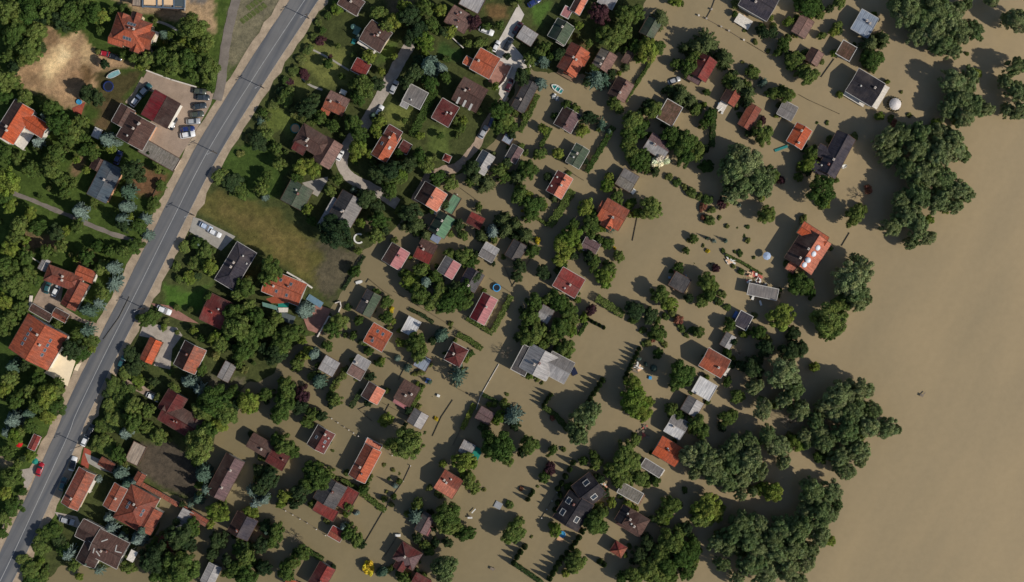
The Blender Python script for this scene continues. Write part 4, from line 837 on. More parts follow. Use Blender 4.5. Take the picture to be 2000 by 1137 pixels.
TREES = """
B 20,20,22;60,15,25;100,12,22;140,25,20;170,10,18;30,70,24;70,62,18;58,100,18;20,112,16;150,48,16;185,25,16;375,55,20;400,85,18;345,95,14;320,110,16;290,115,15;262,112,10;340,125,16;370,118,16;405,130,16;380,145,15;402,152,13;330,68,8;240,108,9;115,240,18;100,212,14;145,255,16;160,240,12;130,270,16;165,268,10;10,160,16;50,192,12;8,188,12;30,165,10;195,60,9;220,20,8
D 172,183,15;190,192,13;205,125,9;28,130,12;80,30,16;120,40,15
L 196,32,12;385,88,13;12,30,14;165,235,9;155,262,8
C 318,65,11;375,128,10;205,272,17;70,276,12;85,226,11;372,105,8
L 15,355,20;20,402,12;60,420,12;130,450,10;410,522,12;370,542,12;20,488,14;150,312,8;50,470,9
B 10,385,12;40,440,16;75,442,15;30,462,13;60,330,14;100,332,16;120,352,14;126,376,12;166,292,12;182,300,10;300,400,12;315,362,10;272,442,12;152,442,13;90,492,12;50,502,14;10,520,16;25,550,18;55,536,12;170,502,13;200,522,13;240,492,12;262,482,12;430,345,12;470,372,14;385,475,13;402,494,15;385,512,12;360,482,10;480,562,16;10,300,14;110,300,14;35,310,12;190,480,12;120,480,11;215,490,10;345,520,9;350,545,8
D 260,335,18;455,356,18;240,440,10;110,455,12;290,300,5;385,540,9
C 245,372,16;240,402,14;150,412,16;282,426,12;235,427,14;286,458,12;220,552,16;215,522,13;388,478,9
L 10,590,14;180,682,8;10,760,14;92,772,16;95,812,14;270,742,10;420,660,12;485,785,20;430,826,14;320,640,7
B 40,602,14;20,622,12;45,572,12;5,642,14;200,572,12;150,652,10;160,692,12;180,665,10;30,782,16;60,762,13;75,742,14;110,792,14;70,792,14;40,842,10;110,762,14;60,832,12;20,740,12;290,622,13;245,730,10;225,756,14;242,772,16;215,792,14;262,792,16;225,822,16;260,822,15;285,834,13;200,832,12;310,852,14;290,802,12;340,757,10;465,640,24;490,662,22;475,684,20;510,640,18;432,672,14;455,612,14;500,618,18;485,600,15;420,782,22;442,804,22;400,802,18;405,842,15;390,872,22;375,855,13;455,765,12;408,580,9;465,575,11;270,620,6;345,600,6;445,650,12
D 140,682,14;255,692,14;262,722,13;275,705,10;300,745,9;210,770,10;240,800,10
C 165,606,14;190,592,13;165,646,14;20,716,14;20,822,18;10,846,12;240,846,12;365,746,16;387,762,14;50,808,11
B 20,932,14;25,990,14;10,1012,14;5,1042,10;15,882,14;200,866,14;215,876,15;230,887,12;250,1107,10;125,1072,13;90,1042,14;80,1064,13;105,1037,13;145,1102,12;60,1112,14;60,1132,13;85,1126,12;45,1092,12;355,1110,26;340,1128,16;310,1122,14;375,1030,12;470,1072,16;480,1088,17;460,1112,17;482,1122,16;35,905,9;45,960,9;380,902,8;330,1135,12
L 10,962,12;60,892,11;30,852,12;155,1126,8;80,1096,8;425,1000,17;490,1000,10;410,1025,9
D 300,1094,24;312,1074,14;350,1046,20;365,1062,14;425,1056,12;415,1082,10;115,1055,12;445,1095,11
C 230,926,15;245,946,12;190,936,7;240,852,8;260,942,9;210,1012,12;215,1032,14;265,1056,15;276,1036,13;235,1046,8;243,1053,6;170,1100,10;190,1116,10;130,1086,14;392,930,18;402,956,14;385,976,12;370,986,8;490,960,14;496,985,13
B 740,25,15;755,50,14;830,15,16;845,50,15;710,167,20;700,190,15;625,230,13;650,246,13;690,242,17;702,262,16;840,162,15;975,215,20;985,232,17;975,246,15;935,85,10;915,85,8;950,52,9;520,266,15;560,190,17;640,125,10;870,152,11;690,166,11;890,235,9;900,250,9;540,290,12;630,60,7;860,265,7;640,30,7;660,90,6;668,150,7;790,235,6
D 800,32,20;815,62,20;800,78,13;735,165,15;600,210,19;612,196,13;820,122,15;810,142,17;792,160,12;505,276,17;552,180,11;868,62,11;990,110,7
L 770,42,16;660,15,13;790,15,15;860,20,13;880,62,12;830,82,19;720,110,13;740,240,13;735,256,13;905,236,9;770,110,7;745,140,8;820,265,9;655,25,6
C 835,125,22;860,130,12;700,70,6;508,236,9;728,225,8
P 625,80,10;565,160,8;595,145,10;925,45,15;645,112,5
B 1200,75,21;1180,66,17;1215,58,19;1220,30,17;1240,25,17;1285,92,14;1240,90,13;1052,106,13;1035,116,13;1065,92,11;1345,132,17;1355,112,13;1120,216,11;1106,206,10;1200,202,13;1275,215,16;1235,236,19;1246,252,18;1226,262,14;1230,272,14;1315,266,22;1340,277,21;1330,292,18;1360,215,12;1386,226,13;1375,242,10;1425,156,14;1470,142,13;1490,262,20;1435,28,6;1075,110,9;1000,250,12;1150,85,8;1210,215,9;1320,125,11;1380,180,7
K 1380,82,26;1360,90,20;1415,112,20;1290,35,18;1330,185,21;1348,196,16;1440,166,22;1462,182,19
L 1265,100,22;1130,50,9;1320,0,14;1135,256,12;1060,252,10;1245,115,8;1375,205,6
P 1172,27,19;1490,235,7
C 1060,116,13;1165,150,20;1182,152,15;1055,160,13;1175,242,13;1190,256,7;1492,160,10;1470,22,5
D 1092,106,12;1150,157,12;1020,150,15;1150,230,15;1265,206,11;1490,64,12;1310,176,12;1430,145,10
S 614,72,9;602,96,11;588,116,11;574,138,11;560,160,10;534,204,11;514,250,11;488,272,11;622,45,8;545,182,9;524,228,9;500,262,8;470,300,8
S 1455,60,5;1475,82,6;1450,122,4;1370,205,5;1200,165,5;1245,160,5
B 1575,15,19;1592,12,15;1640,4,13;1530,86,13;1550,116,16;1580,150,17;1565,138,12;1520,102,9;1605,70,8;1636,50,9;1705,116,20;1510,182,13;1536,186,15;1690,118,12;1545,130,9;1600,30,9
L 1540,42,10;1630,62,10;1640,185,7;1718,227,9;1690,88,5
D 1620,18,8;1638,62,8;1507,64,12
K 1702,82,18;1726,74,16
W 1770,20,30;1802,32,28;1832,20,30;1852,42,28;1872,62,24;1822,62,27;1792,66,20;1842,88,21;1902,60,19;1752,8,17;1862,100,15;1862,162,25;1892,156,22;1877,192,26;1852,212,21;1902,206,23;1926,215,15;1882,228,20;1990,40,22;1966,40,13;1986,130,20;1986,180,21;1992,216,18;1962,160,14;1966,216,13;1936,0,14;1888,2,12
S 1888,105,5;1740,232,8;1775,225,6;1595,240,4;1760,180,4;1615,240,5;1500,100,5
R 1745,240,8;1790,250,9
W 1730,272,22;1762,266,24;1792,262,22;1832,262,20;1862,272,19;1742,302,22;1792,292,26;1832,302,27;1862,292,23;1882,304,13;1802,342,28;1842,352,27;1872,372,23;1862,402,17;1832,392,23;1792,382,26;1762,392,22;1772,422,25;1742,442,19;1792,442,23;1812,466,15;1777,476,12;1662,545,34;1682,528,24;1672,572,23;1770,330,20
B 1670,420,19;1605,372,27;1585,300,15;1560,346,9;1497,420,17;1560,556,21;1580,566,14;1508,345,14
L 1580,322,17
N 1682,382,15;1545,826,20;990,690,15;1470,560,14;580,1050,15;1445,690,13
P 1525,352,8;1410,396,10;1398,524,8
R 1695,370,9
L 1525,620,26;1590,717,10;1512,790,9;1555,866,17;1510,960,19
B 1620,622,32;1642,592,20;1612,642,16;1600,892,13
D 1540,690,20;1562,682,16;1550,650,13
W 1675,592,17;1530,730,30;1550,762,20;1530,782,17;1562,802,20;1640,772,27;1682,762,23;1662,802,27;1632,802,23;1692,832,23;1652,842,25;1730,836,22;1672,872,19;1702,802,18;1602,842,16;1520,872,22;1610,862,22;1640,892,20;1682,886,19;1650,920,19;1530,902,14;1585,960,25;1622,962,22;1602,1002,25;1562,1032,27;1602,1042,22;1530,1032,25;1552,1072,25;1520,1082,24;1540,1112,22;1500,1112,22;1572,1000,17;1582,1070,14;1635,985,11;1560,1135,16
B 1030,330,18;1015,382,17;1040,402,20;1055,396,13;1035,422,13;1155,440,19;1120,440,12;1160,422,12;1040,490,13;1250,310,20;1235,300,17;1225,288,13;1340,302,20;1362,296,17;1380,326,13;1205,386,14;1272,406,22;1355,466,9;1340,490,7;1325,520,9;1380,550,17;1185,476,11;1208,500,11;1190,525,13;1160,512,14;1055,300,12;1385,575,14;1370,590,12;1262,330,9;1300,290,9;1235,395,8
L 1145,405,17;1115,462,21;1100,482,19;1095,506,15;1185,362,13;1230,400,10;1245,416,10;1090,300,11;1180,540,19;1132,480,11;1190,345,9
K 1010,345,17;1025,460,17;1005,440,15
Y 1050,470,7;1382,490,5;1020,412,4;1200,485,4
D 1150,502,12;1060,530,13;1015,520,13;1010,540,11;1070,345,9;1120,500,9;1280,335,9
F 1290,314,17
W 1430,332,28;1462,322,30;1482,352,28;1452,362,26;1440,302,20;1430,382,18;1492,372,16;1500,338,15
S 1322,356,9;1350,376,11;1382,390,11;1390,410,8;1385,430,11;1306,346,8;1420,442,5;1460,443,5;1453,461,4;1460,470,6;1445,495,7;1435,492,4;1447,530,7;1472,503,4;1405,425,5;1432,520,5;1336,365,7;1366,384,8;1373,480,4;1412,490,5;1418,400,6;1440,445,3;1355,515,3;1387,515,3;1310,530,5;1345,470,5
R 1372,405,9;1374,425,7
C 1445,400,5;1395,470,6;1192,446,11;1418,470,5;1382,465,4
B 545,320,13;520,346,12;510,370,13;580,345,12;775,350,15;760,372,17;820,306,15;832,322,16;855,346,14;880,360,14;660,350,11;645,372,11;740,430,17;735,460,15;905,460,10;880,496,12;905,500,17;920,512,13;820,530,17;850,540,13;815,560,16;860,566,15;694,530,11;530,525,21;520,542,16;910,560,14;975,332,14;985,346,12;935,405,8;610,432,10;790,536,11;700,490,8;780,300,9;805,560,12
L 595,325,19;612,332,16;700,290,17;785,340,15;705,435,10;600,410,11;800,546,17;690,310,8;725,300,10;765,325,9
D 655,455,31;740,340,19;762,332,20;800,320,15;715,386,18;735,402,15;800,416,19;920,330,16;930,540,13;890,560,12;990,318,10;752,450,9;895,440,11
K 810,440,19;830,460,13;930,346,17;950,356,16;980,430,17;990,446,18;940,460,14
C 690,370,8;962,452,15;830,550,15;845,585,10;515,385,7
B 820,576,19;850,590,20;872,596,18;892,580,20;910,590,15;550,670,21;570,650,19;650,642,17;662,628,16;700,626,9;690,656,8;640,676,11;755,590,12;756,620,13;812,670,19;820,690,17;740,710,8;720,686,9;560,760,19;555,790,21;545,810,17;610,810,13;600,826,12;655,780,13;795,866,32;520,770,14;580,712,13;525,640,16;540,620,12;985,790,10;965,790,6
D 540,690,19;723,736,9;585,795,15;627,812,11;530,700,13;515,680,12;945,835,10
L 600,690,13;783,670,10;745,705,8;755,820,14;975,815,12;590,665,9;910,702,7;955,790,6
C 610,692,13;590,605,17;860,656,15;775,700,8;795,720,9;895,735,19;838,746,6;620,746,16;1002,815,20
Y 765,605,6;852,818,5;985,782,5
P 590,775,17
S 680,600,8;840,712,6;810,730,6;880,632,6;730,605,6;670,732,9;655,752,9;660,742,8;870,690,5;765,640,4;830,845,4;845,775,3;790,800,3;675,655,6;990,770,5
B 1045,590,17;1035,620,17;1090,590,19;1110,610,17;1095,640,19;1050,650,19;1030,660,17;1080,660,15;1105,680,17;1075,582,14;1060,674,12;1120,624,12;1025,640,11;1290,575,17;1365,648,11;1285,650,16;1285,690,10;1330,730,25;1425,636,12;1420,690,10;1420,746,9;1440,775,14;1420,816,15;1310,800,13;1360,826,17;1370,842,16;1325,812,12;1480,650,14;1340,745,12;1395,560,10
L 1115,646,13;1140,620,10;1305,592,17;1240,782,27;1236,752,18;1254,805,19;1452,653,8;1225,790,15
P 1155,605,11
D 1240,605,18;1270,616,15;1495,680,17;1470,720,19;1432,668,8;1345,582,9;1450,715,11;1410,835,9
W 1142,816,24;1150,800,16;1130,850,19;1120,835,14;1490,800,19;1475,755,16
S 1300,618,8;1330,640,9;1350,645,8;1255,645,8;1297,672,8;1265,670,8;1257,672,6;1058,748,4;1340,655,6;1180,660,2;1405,590,8;1420,600,8;1410,575,9
R 1325,625,10;1275,664,6;1080,815,7;1018,954,5
C 1248,702,6;1262,712,5;1278,720,8
B 555,870,19;540,860,14;625,935,21;610,920,18;600,946,16;642,926,12;540,1040,17;590,1080,15;560,1116,17;570,1100,13;710,955,11;680,990,11;680,1040,15;696,1052,15;780,940,6;875,1005,25;865,1022,16;882,1030,16;910,1042,17;915,936,15;926,950,12;830,1066,11;840,1076,10;790,1130,13;975,872,30;985,890,18;572,885,12;770,970,6;750,975,6;815,985,12;955,880,14;530,1060,11;720,935,6
L 555,970,14;905,902,21;865,906,8;548,985,9;675,1005,6
D 525,936,20;510,952,16;510,920,13;585,960,16;510,1066,15;515,1110,15;875,1060,10;815,1050,10;850,1060,9;520,1030,12;575,985,10
C 515,976,12;695,1003,7;670,1030,10;770,950,7;745,1120,12;810,1010,17;520,1040,9
Y 720,1110,14
W 1400,1060,18;1510,1052,22;1480,1100,20;1410,1102,15;1572,1102,18;1500,850,17;1592,822,17;1612,792,17;1572,852,16;1470,880,15
W 870,1106,22;868,1126,15
S 838,953,7;945,956,5;750,908,5;768,918,5;760,935,4;995,985,9;880,640,4;645,865,4;650,880,4;780,925,4;765,985,6;755,960,4;660,935,6;740,990,6
B 1035,868,18;1080,878,10;1063,932,11;1002,1040,22;1160,1020,23;1168,1008,15;1175,1030,14;1125,1095,19;1120,1108,13;1220,890,23;1210,912,22;1236,902,18;1240,860,12;1250,932,16;1195,922,14;1226,932,14;1280,940,10;1310,985,17;1298,1002,14;1290,1016,12;1370,1012,20;1310,1060,25;1332,1082,24;1300,1102,24;1270,1112,22;1342,1112,18;1290,1080,20;1240,1122,18;1290,1132,20;1352,1082,15;1215,1128,13;1165,905,12;1160,890,10;1355,1060,14;1205,940,12;1140,900,9
L 1085,1036,13;1380,990,26;1105,1120,8;1195,982,10;1300,1018,9;1490,955,14;1225,985,9;1400,1004,15;1235,990,6;1360,1000,12
P 1075,915,12
W 1350,890,22;1382,902,24;1402,922,26;1432,902,26;1462,902,24;1422,942,20;1452,932,20;1482,922,18;1470,960,10;1447,966,12;1372,880,18;1432,872,20;1462,862,18;1452,1022,26;1432,1042,22;1462,1052,26;1482,1072,22;1482,1022,18;1422,1072,15;1462,1102,22;1490,1132,18;1358,922,14;1410,890,14;1440,1130,14
S 1100,877,6;1050,950,4;1337,957,7;1038,1048,4;1183,1000,6;1175,985,6;1070,890,4
D 1250,1085,16;1180,960,10;1170,935,10;1265,1060,14;1340,1030,12
X 1120,905,6;1113,918,6;1105,932,6;1097,945,6;1090,955,6;1094,968,6;1090,984,6;1085,998,6;1041,961,5;1036,968,5;1031,977,5;1025,1070,6;1017,1080,6;1010,1090,6;1004,1102,6;1138,1040,6;1131,1052,6;1124,1062,6;1117,1072,6;1108,1082,6;1098,1092,6;1092,1102,6;1086,1112,6;1080,1122,6;1074,1132,6;1172,1098,6;1180,1104,6;1249,682,5;1245,690,5;1241,698,5;1237,706,5;1233,714,5;1229,722,5;1225,730,5;1222,738,5;1076,772,5;1071,779,5;1066,786,5;1062,794,5;1178,743,6;1172,752,6;1166,761,6;1160,770,6;1154,779,6;1148,788,6;1150,624,4;1157,628,4;1164,632,4;1172,636,4;1180,640,4
"""
TREE_LIST = []
KEEP = [(701,466),(1749,203),(1121,726),(973,987),(1088,173),(1649,325),(702,551),(212,169),(221,146),(970,562),(577,251),(154,199),(1498,500),(37,867),(68,901),(1526,290),(777,1046),(856,773),(1098,1044),(1237,374),(1317,157),(1190,976),(1474,543),(1242,717),(1270,738),(930,885),(556,619),(615,588),(697,60),(691,81)]
def ROADX(y): return float(np.interp(y, [p[1] for p in ROAD], [p[0] for p in ROAD]))
for ln in TREES.strip().splitlines():
    k, rest = ln.split(' ', 1)
    for t in rest.split(';'):
        a = t.split(','); TREE_LIST.append([k, float(a[0]), float(a[1]), float(a[2])])
# undergrowth that fills the gardens on dry ground: shrubs kept clear of roofs, paving, lawns and the road
CLEAR = [c[0] for c in COVER[1:]] + [[(288,140),(418,182),(376,268),(347,314),(270,250),(270,172)],[(378,424),(460,462),(432,490),(370,452)],[(1012,8),(1038,128),(985,198),(964,96)],
  [(281,630),(356,655),(332,722),(272,656)],[(294,592),(332,597),(388,632),(352,626)],[(117,688),(150,702),(133,754),(88,728)],[(88,548),(125,558),(190,632),(62,598)],[(588,612),(645,604),(626,654),(600,645)],[(164,874),(220,925),(157,908)],[(105,1000),(150,1010),(160,1035),(120,1022)],[(974,116),(1002,130),(977,168),(953,158)],[(590,357),(640,345),(606,376)],[(505,585),(600,585),(600,640),(505,640)]]
LINES = [([(p[0], p[1]) for p in ROAD], 46), ([(803,82),(756,165),(708,250),(672,300),(668,325),(688,350),(725,368),(776,398)], 15), ([(988,186),(928,285),(868,331),(808,392)], 12), ([(470,-40),(446,62),(433,160),(424,196)], 14), ([(28,378),(120,415),(262,470)], 9)]
def infoot(x, y, m):
    for fx, fy, du, dv, th in FOOT:
        c, s = math.cos(R(th)), math.sin(R(th)); dx, dy = x-fx, y-fy
        if abs(dx*c+dy*s) < du/2+m and abs(-dx*s+dy*c) < dv/2+m: return True
    return False
fr = random.Random(5); tries = 0; nf = 0
while tries < 9000 and nf < 110:
    tries += 1; x, y = fr.uniform(-5, 1250), fr.uniform(-5, 1140); X, Y = W(x, y)
    if gz(X, Y) < .25: continue
    r = fr.uniform(5, 10)
    if infoot(x, y, r*.7) or any((x-q_[0])**2+(y-q_[1])**2 < (r+14)**2 for q_ in KEEP) or any(bool(inpoly(c, x, y)) for c in CLEAR) or any(float(pdist(l_, x, y, False)) < w+r*.3 for l_, w in LINES): continue
    if any((x-t[1])**2+(y-t[2])**2 < (.62*(t[3]+r))**2 for t in TREE_LIST): continue
    TREE_LIST.append([fr.choice('SSSBDLB') if r > 7 else 'S', x, y, r]); nf += 1
# in the flooded gardens foliage crowds round the cabins and the bigger trees
dg = random.Random(21)
OPEN = [[(700,540),(760,520),(1000,640),(960,660),(760,575)],[(990,480),(1060,490),(900,860),(830,900),(800,880),(960,660)],[(1200,430),(1330,400),(1320,560),(1240,590),(1220,560)],[(640,800),(700,830),(840,900),(620,830)],[(1035,125),(1100,160),(1210,230),(1200,250),(1040,150)],[(560,990),(700,1060),(720,1100),(560,1010)],[(1270,0),(1500,90),(1490,115),(1300,40)],[(900,350),(1060,430),(1040,450),(890,380)]]
for fx, fy, du, dv, th in list(FOOT):
    X, Y = W(fx, fy)
    if gz(X, Y) > .2: continue
    for q in range(4):
        if dg.random() < .28: continue
        u = dg.choice((-1, 1))*(du/2+dg.uniform(1, 6)); v = dg.uniform(-.6, .6)*dv
        if dg.random() < .5: u, v = dg.uniform(-.6, .6)*du, dg.choice((-1, 1))*(dv/2+dg.uniform(1, 6))
        c_, s_ = math.cos(R(th)), math.sin(R(th)); x, y = fx+u*c_-v*s_, fy+u*s_+v*c_; r = dg.uniform(4, 9.5)
        if infoot(x, y, r*.35) or any((x-q_[0])**2+(y-q_[1])**2 < (r+14)**2 for q_ in KEEP) or any(bool(inpoly(o_, x, y)) for o_ in OPEN): continue
        if any((x-t[1])**2+(y-t[2])**2 < (.45*(t[3]+r))**2 for t in TREE_LIST): continue
        TREE_LIST.append([dg.choice('SSDBBLDK' if fx < 1350 else 'SSDL'), x, y, r])
for k_, x0, y0, r0 in list(TREE_LIST):
    X, Y = W(x0, y0)
    if gz(X, Y) > .1 or r0 < 11 or k_ not in 'BLDCKW' or x0 > 1900 or dg.random() < .3: continue
    a_ = dg.uniform(0, 6.28); d_ = r0*dg.uniform(.8, 1.15); x, y = x0+d_*math.cos(a_), y0+d_*math.sin(a_); r = r0*dg.uniform(.4, .62)
    if infoot(x, y, r*.4) or any((x-q_[0])**2+(y-q_[1])**2 < (r+14)**2 for q_ in KEEP) or any(bool(inpoly(o_, x, y)) for o_ in OPEN): continue
    TREE_LIST.append([dg.choice({'B': 'BBDL', 'L': 'LLBS', 'D': 'DDBS', 'C': 'DBS', 'K': 'KDB', 'W': 'WWWL'}[k_]), x, y, r])
TREE_OBJS = []
for t in TREE_LIST:
    if t[1] < 500 and t[0] in 'BDL' and t[3] > 9: t[3] *= rnd.uniform(1.0, 1.38)
for i, (k, x, y, r) in enumerate(TREE_LIST):
    name, cat, word, var, hf = KIND[k]; name = ('young_tree' if r < 9.6 else 'garden_tree') if k == 'B' and r < 15.5 else name; rm = r/PPM*1.16; h = hf(rm)*rnd.uniform(.88, 1.14)*(.5 if ROADX(y)-60 < x < ROADX(y)+105 else 1)
    X0, Y0 = W(x, y, h*.55+1); g = gz(X0, Y0); X, Y = W(x, y, g+h*.62)
    root = empty(name, (X, Y, g), rnd.uniform(0, 6.28))
    cb_ = .12*h if cat == 'bush' or k in 'CX' else .26*h
    c = obj('branches' if k == 'N' else 'crown', rnd.choice(VAR[var]), root, (0, 0, cb_), 0, LM[k]); sx = rm*rnd.uniform(.84, 1.19)
    c.scale = (sx, rm*rm/sx, h-cb_)
    t = obj('trunk', STEM if k in 'CXKN' else rnd.choice(TRUNK), root); t.scale = (rm*1.1, rm*1.1, h*.8)
    TREE_OBJS.append((root, k, x, y, r))
# clipped hedges
def hedge_mesh(L, w, h, seed):
    r = np.random.RandomState(seed); P, Nn = [], []
    for a, b in zip(L[:-1], L[1:]):
        a, b = np.array(a), np.array(b); ln = np.linalg.norm(b-a)
        if ln < .01: continue
        d = (b-a)/ln; q = np.array([-d[1], d[0]]); n = int(ln*(w+2*h)*44); t = r.uniform(-.02, 1.02, n)
        s = r.uniform(0, w+2*h, n); top = (s > h) & (s < h+w); off = np.where(s < h, -w/2, np.where(top, s-h-w/2, w/2)); z = np.where(top, h, np.where(s < h, s, w+2*h-s))
        lump = 1+.18*np.sin(t*ln*2.1+seed)+.1*np.sin(t*ln*5.3)
        xy = a+(b-a)*t[:, None]+q*(off*lump+r.normal(size=n)*.08)[:, None]
        P.append(np.column_stack([xy, z*(.9+.1*lump)+r.normal(size=n)*.1]))
        nn = np.where(top[:, None], np.array([[0, 0, 1.]]), np.column_stack([np.sign(off)[:, None]*q[None, :], .3*np.ones(n)])); Nn.append(unit(nn+r.normal(size=(n, 3))*.5))
    P = np.concatenate(P); return leaves_mesh('foliage', P, np.concatenate(Nn), .36*r.uniform(.6, 1.4, len(P)), r.uniform(.6, 1.4, (len(P), 1))*np.ones((1, 3)), seed)
HEDGES = [
 ([(850,176),(828,222),(805,266)],14,2.2,'B','thick green hedge right of the square grey flat-roofed house'),
 ([(1270,122),(1246,160),(1222,196)],5,1.4,'B','thin hedge between the fenced flooded garden and the yellow-green tree shade'),
 ([(1050,185),(1034,222),(1015,256)],8,1.5,'B','dark hedge right of the long charcoal boat-side house'),
 ([(1198,248),(1172,293),(1146,335)],9,1.7,'B','long straight hedge right of the green hedge-side cabin'),
 ([(1076,250),(1056,286)],6,1.5,'B','short hedge left of the dark brown gabled cabin'),
 ([(1396,214),(1393,250),(1391,286)],9,1.8,'X','upright dark hedge right of the mossy flat-roofed house trees'),
 ([(1118,372),(1096,408),(1073,441)],14,2.0,'B','broad hedge right of the red and coral cabin'),
 ([(1046,424),(1071,440)],5,1.2,'B','short low hedge joining the broad hedge below the red and coral cabin'),
 ([(998,578),(981,612),(963,646)],9,1.6,'B','long hedge along the right side of the pink and crimson house'),
 ([(893,653),(916,664),(941,682)],9,1.5,'B','hedge above the dark red hipped house'),
 ([(912,622),(936,636),(962,652)],7,1.3,'B','low hedge below the pink and crimson house'),
 ([(706,762),(685,796)],8,1.4,'D','short dark hedge left of the brown and coral plot cabin'),
 ([(824,754),(804,798)],8,1.4,'B','hedge right of the dark brown strip cabin'),
 ([(668,938),(710,966),(752,998)],9,1.5,'B','diagonal hedge above the grey-green and red house'),
 ([(926,790),(903,838)],8,1.3,'L','pale green hedge along the lane left of the mauve cabin'),
 ([(1166,582),(1190,597),(1218,616)],13,2.2,'B','thick clipped hedge left of two dark round trees'),
 ([(1146,630),(1131,655)],5,1.2,'B','short hedge right of the trees around the grey shed'),
 ([(1062,795),(1086,812),(1110,840)],9,1.3,'S','loose low hedge left of the willow below the hedge garden'),
 ([(1418,497),(1452,514),(1488,536)],4,1.0,'B','thin green floating hedge above the red and white debris pile'),
 ([(1008,1104),(1032,1120),(1060,1140)],7,1.2,'X','dark toothed hedge running to the bottom edge'),
 ([(943,771),(973,786)],5,1.2,'X','short dark hedge at the garden gate right of the central lane'),
 ([(600,1076),(630,1093)],8,1.5,'B','hedge stub above the red bottom-edge house'),
 ([(442,1040),(424,1068),(408,1092)],10,1.8,'D','dark hedge left of the dark slate lower house'),
 ([(711,500),(690,534),(670,566)],5,1.0,'D','low dark hedge along the flooded meadow corner'),
 ([(655,745),(640,782)],9,1.5,'B','hedge between the two pale twin cabins'),
 ([(905,700),(925,688)],9,1.5,'B','short hedge right of the dark red hipped house'),
 ([(800,604),(822,614),(846,630)],5,.9,'D','row of low dark plants along the flooded lane above the white cabin'),
 ([(1212,100),(1218,80)],5,1.2,'B','short hedge left of the narrow brown shed'),
 ([(1000,1005),(1001,1006)],3,.8,'S',None),
]
for i, (pts, w, h, k, lab) in enumerate(HEDGES):
    if not lab: continue
    P = [W(px, py, h) for px, py in pts]; g = max(gz(*P[0]), -.5); o = P[0]
    L = [(p[0]-o[0], p[1]-o[1]) for p in P]; root = empty('hedge', (o[0], o[1], g)); tag(root, lab, 'hedge')
    obj('foliage', hedge_mesh(L, w/PPM, h-min(g, 0), 300+i), root, mat=LM[k])
    V, F = [], []
    for a, b in zip(L[:-1], L[1:]): V, F = join((V, F), tube((*a, .3), (*b, .3), .12, .12, 5))
    obj('stems', mesh('stems', (V, F), M_bark), root)
# ------------------------------------------------------------ cars
def paint(name, c):
    if name in MATS: return MATS[name]
    m, n, l, bs = newmat(name); setc(bs, .3, .5); bs.inputs['Base Color'].default_value = (*lin(c), 1); bs.inputs['Coat Weight'].default_value = .5; MATS[name] = m; return m
PAINT = dict(red=(150,24,36), black=(28,30,34), white=(216,216,214), silver=(156,158,160), teal=(44,84,86), blue=(34,48,98), olive=(66,72,62), dark=(44,52,58), maroon=(66,24,30), paleblue=(176,188,204))
def loft(sec):
    """sections along x: (x, half width, z bottom, z top, top half width)"""
    V, F = [], []
    for x, w, z0, z1, wt in sec: V += [(x,-w*.92,z0),(x,-w,z0+(z1-z0)*.35),(x,-w*.985,z0+(z1-z0)*.75),(x,-wt,z1),(x,wt,z1),(x,w*.985,z0+(z1-z0)*.75),(x,w,z0+(z1-z0)*.35),(x,w*.92,z0)]
    n = 8
    for j in range(len(sec)-1):
        for i in range(n): F.append((j*n+i, j*n+(i+1) % n, (j+1)*n+(i+1) % n, (j+1)*n+i))
    F.append(tuple(range(n))); F.append(tuple(range(len(V)-1, len(V)-n-1, -1)))
    F = [tuple(reversed(f)) for f in F]; return V, F
ME_body = mesh('body', loft([(-2.15,.72,.35,.78,.6),(-2.0,.85,.28,.92,.75),(-1.2,.9,.25,.96,.8),(0,.9,.25,.95,.82),(.9,.9,.25,.93,.8),(1.7,.87,.28,.82,.72),(2.05,.78,.33,.72,.62),(2.18,.62,.4,.6,.5)]), None, True); ME_body.materials.append(None)
ME_glassh = mesh('windscreen', loft([(.35,.76,.9,1.36,.6),(.98,.8,.86,.95,.72)]), M_glass)
ME_rearg = mesh('rear_window', loft([(-1.75,.76,.9,.97,.68),(-1.2,.76,.9,1.38,.6)]), M_glass)
ME_cabin = mesh('side_windows', loft([(-1.22,.79,.92,1.40,.62),(.37,.79,.9,1.38,.62)]), M_glass)
ME_roof = mesh('roof', loft([(-1.3,.6,1.36,1.42,.5),(-1.1,.66,1.37,1.47,.56),(0,.66,1.38,1.48,.56),(.4,.62,1.35,1.42,.52)]), None, True); ME_roof.materials.append(None)
def wheelm():
    v, f = cyl(.31, .31, -.1, .1, 14); return mesh('wheel', ([(p[0], p[2], p[1]) for p in v], [tuple(reversed(q)) for q in f]), plain('tyre_rubber', (26,26,28), .9, .1))
ME_wheel = wheelm(); v, f = cyl(.19, .17, -.115, .115, 10); ME_rim = mesh('rim', ([(p[0], p[2], p[1]) for p in v], [tuple(reversed(q)) for q in f]), M_metal)
ME_lamp = mesh('headlight', box(-.1,.07,-.16,.16,-.08,.06), M_dome); ME_tail = mesh('tail_light', box(-.04,.06,-.14,.14,-.1,.1), paint('tail_red', (120,12,12)))
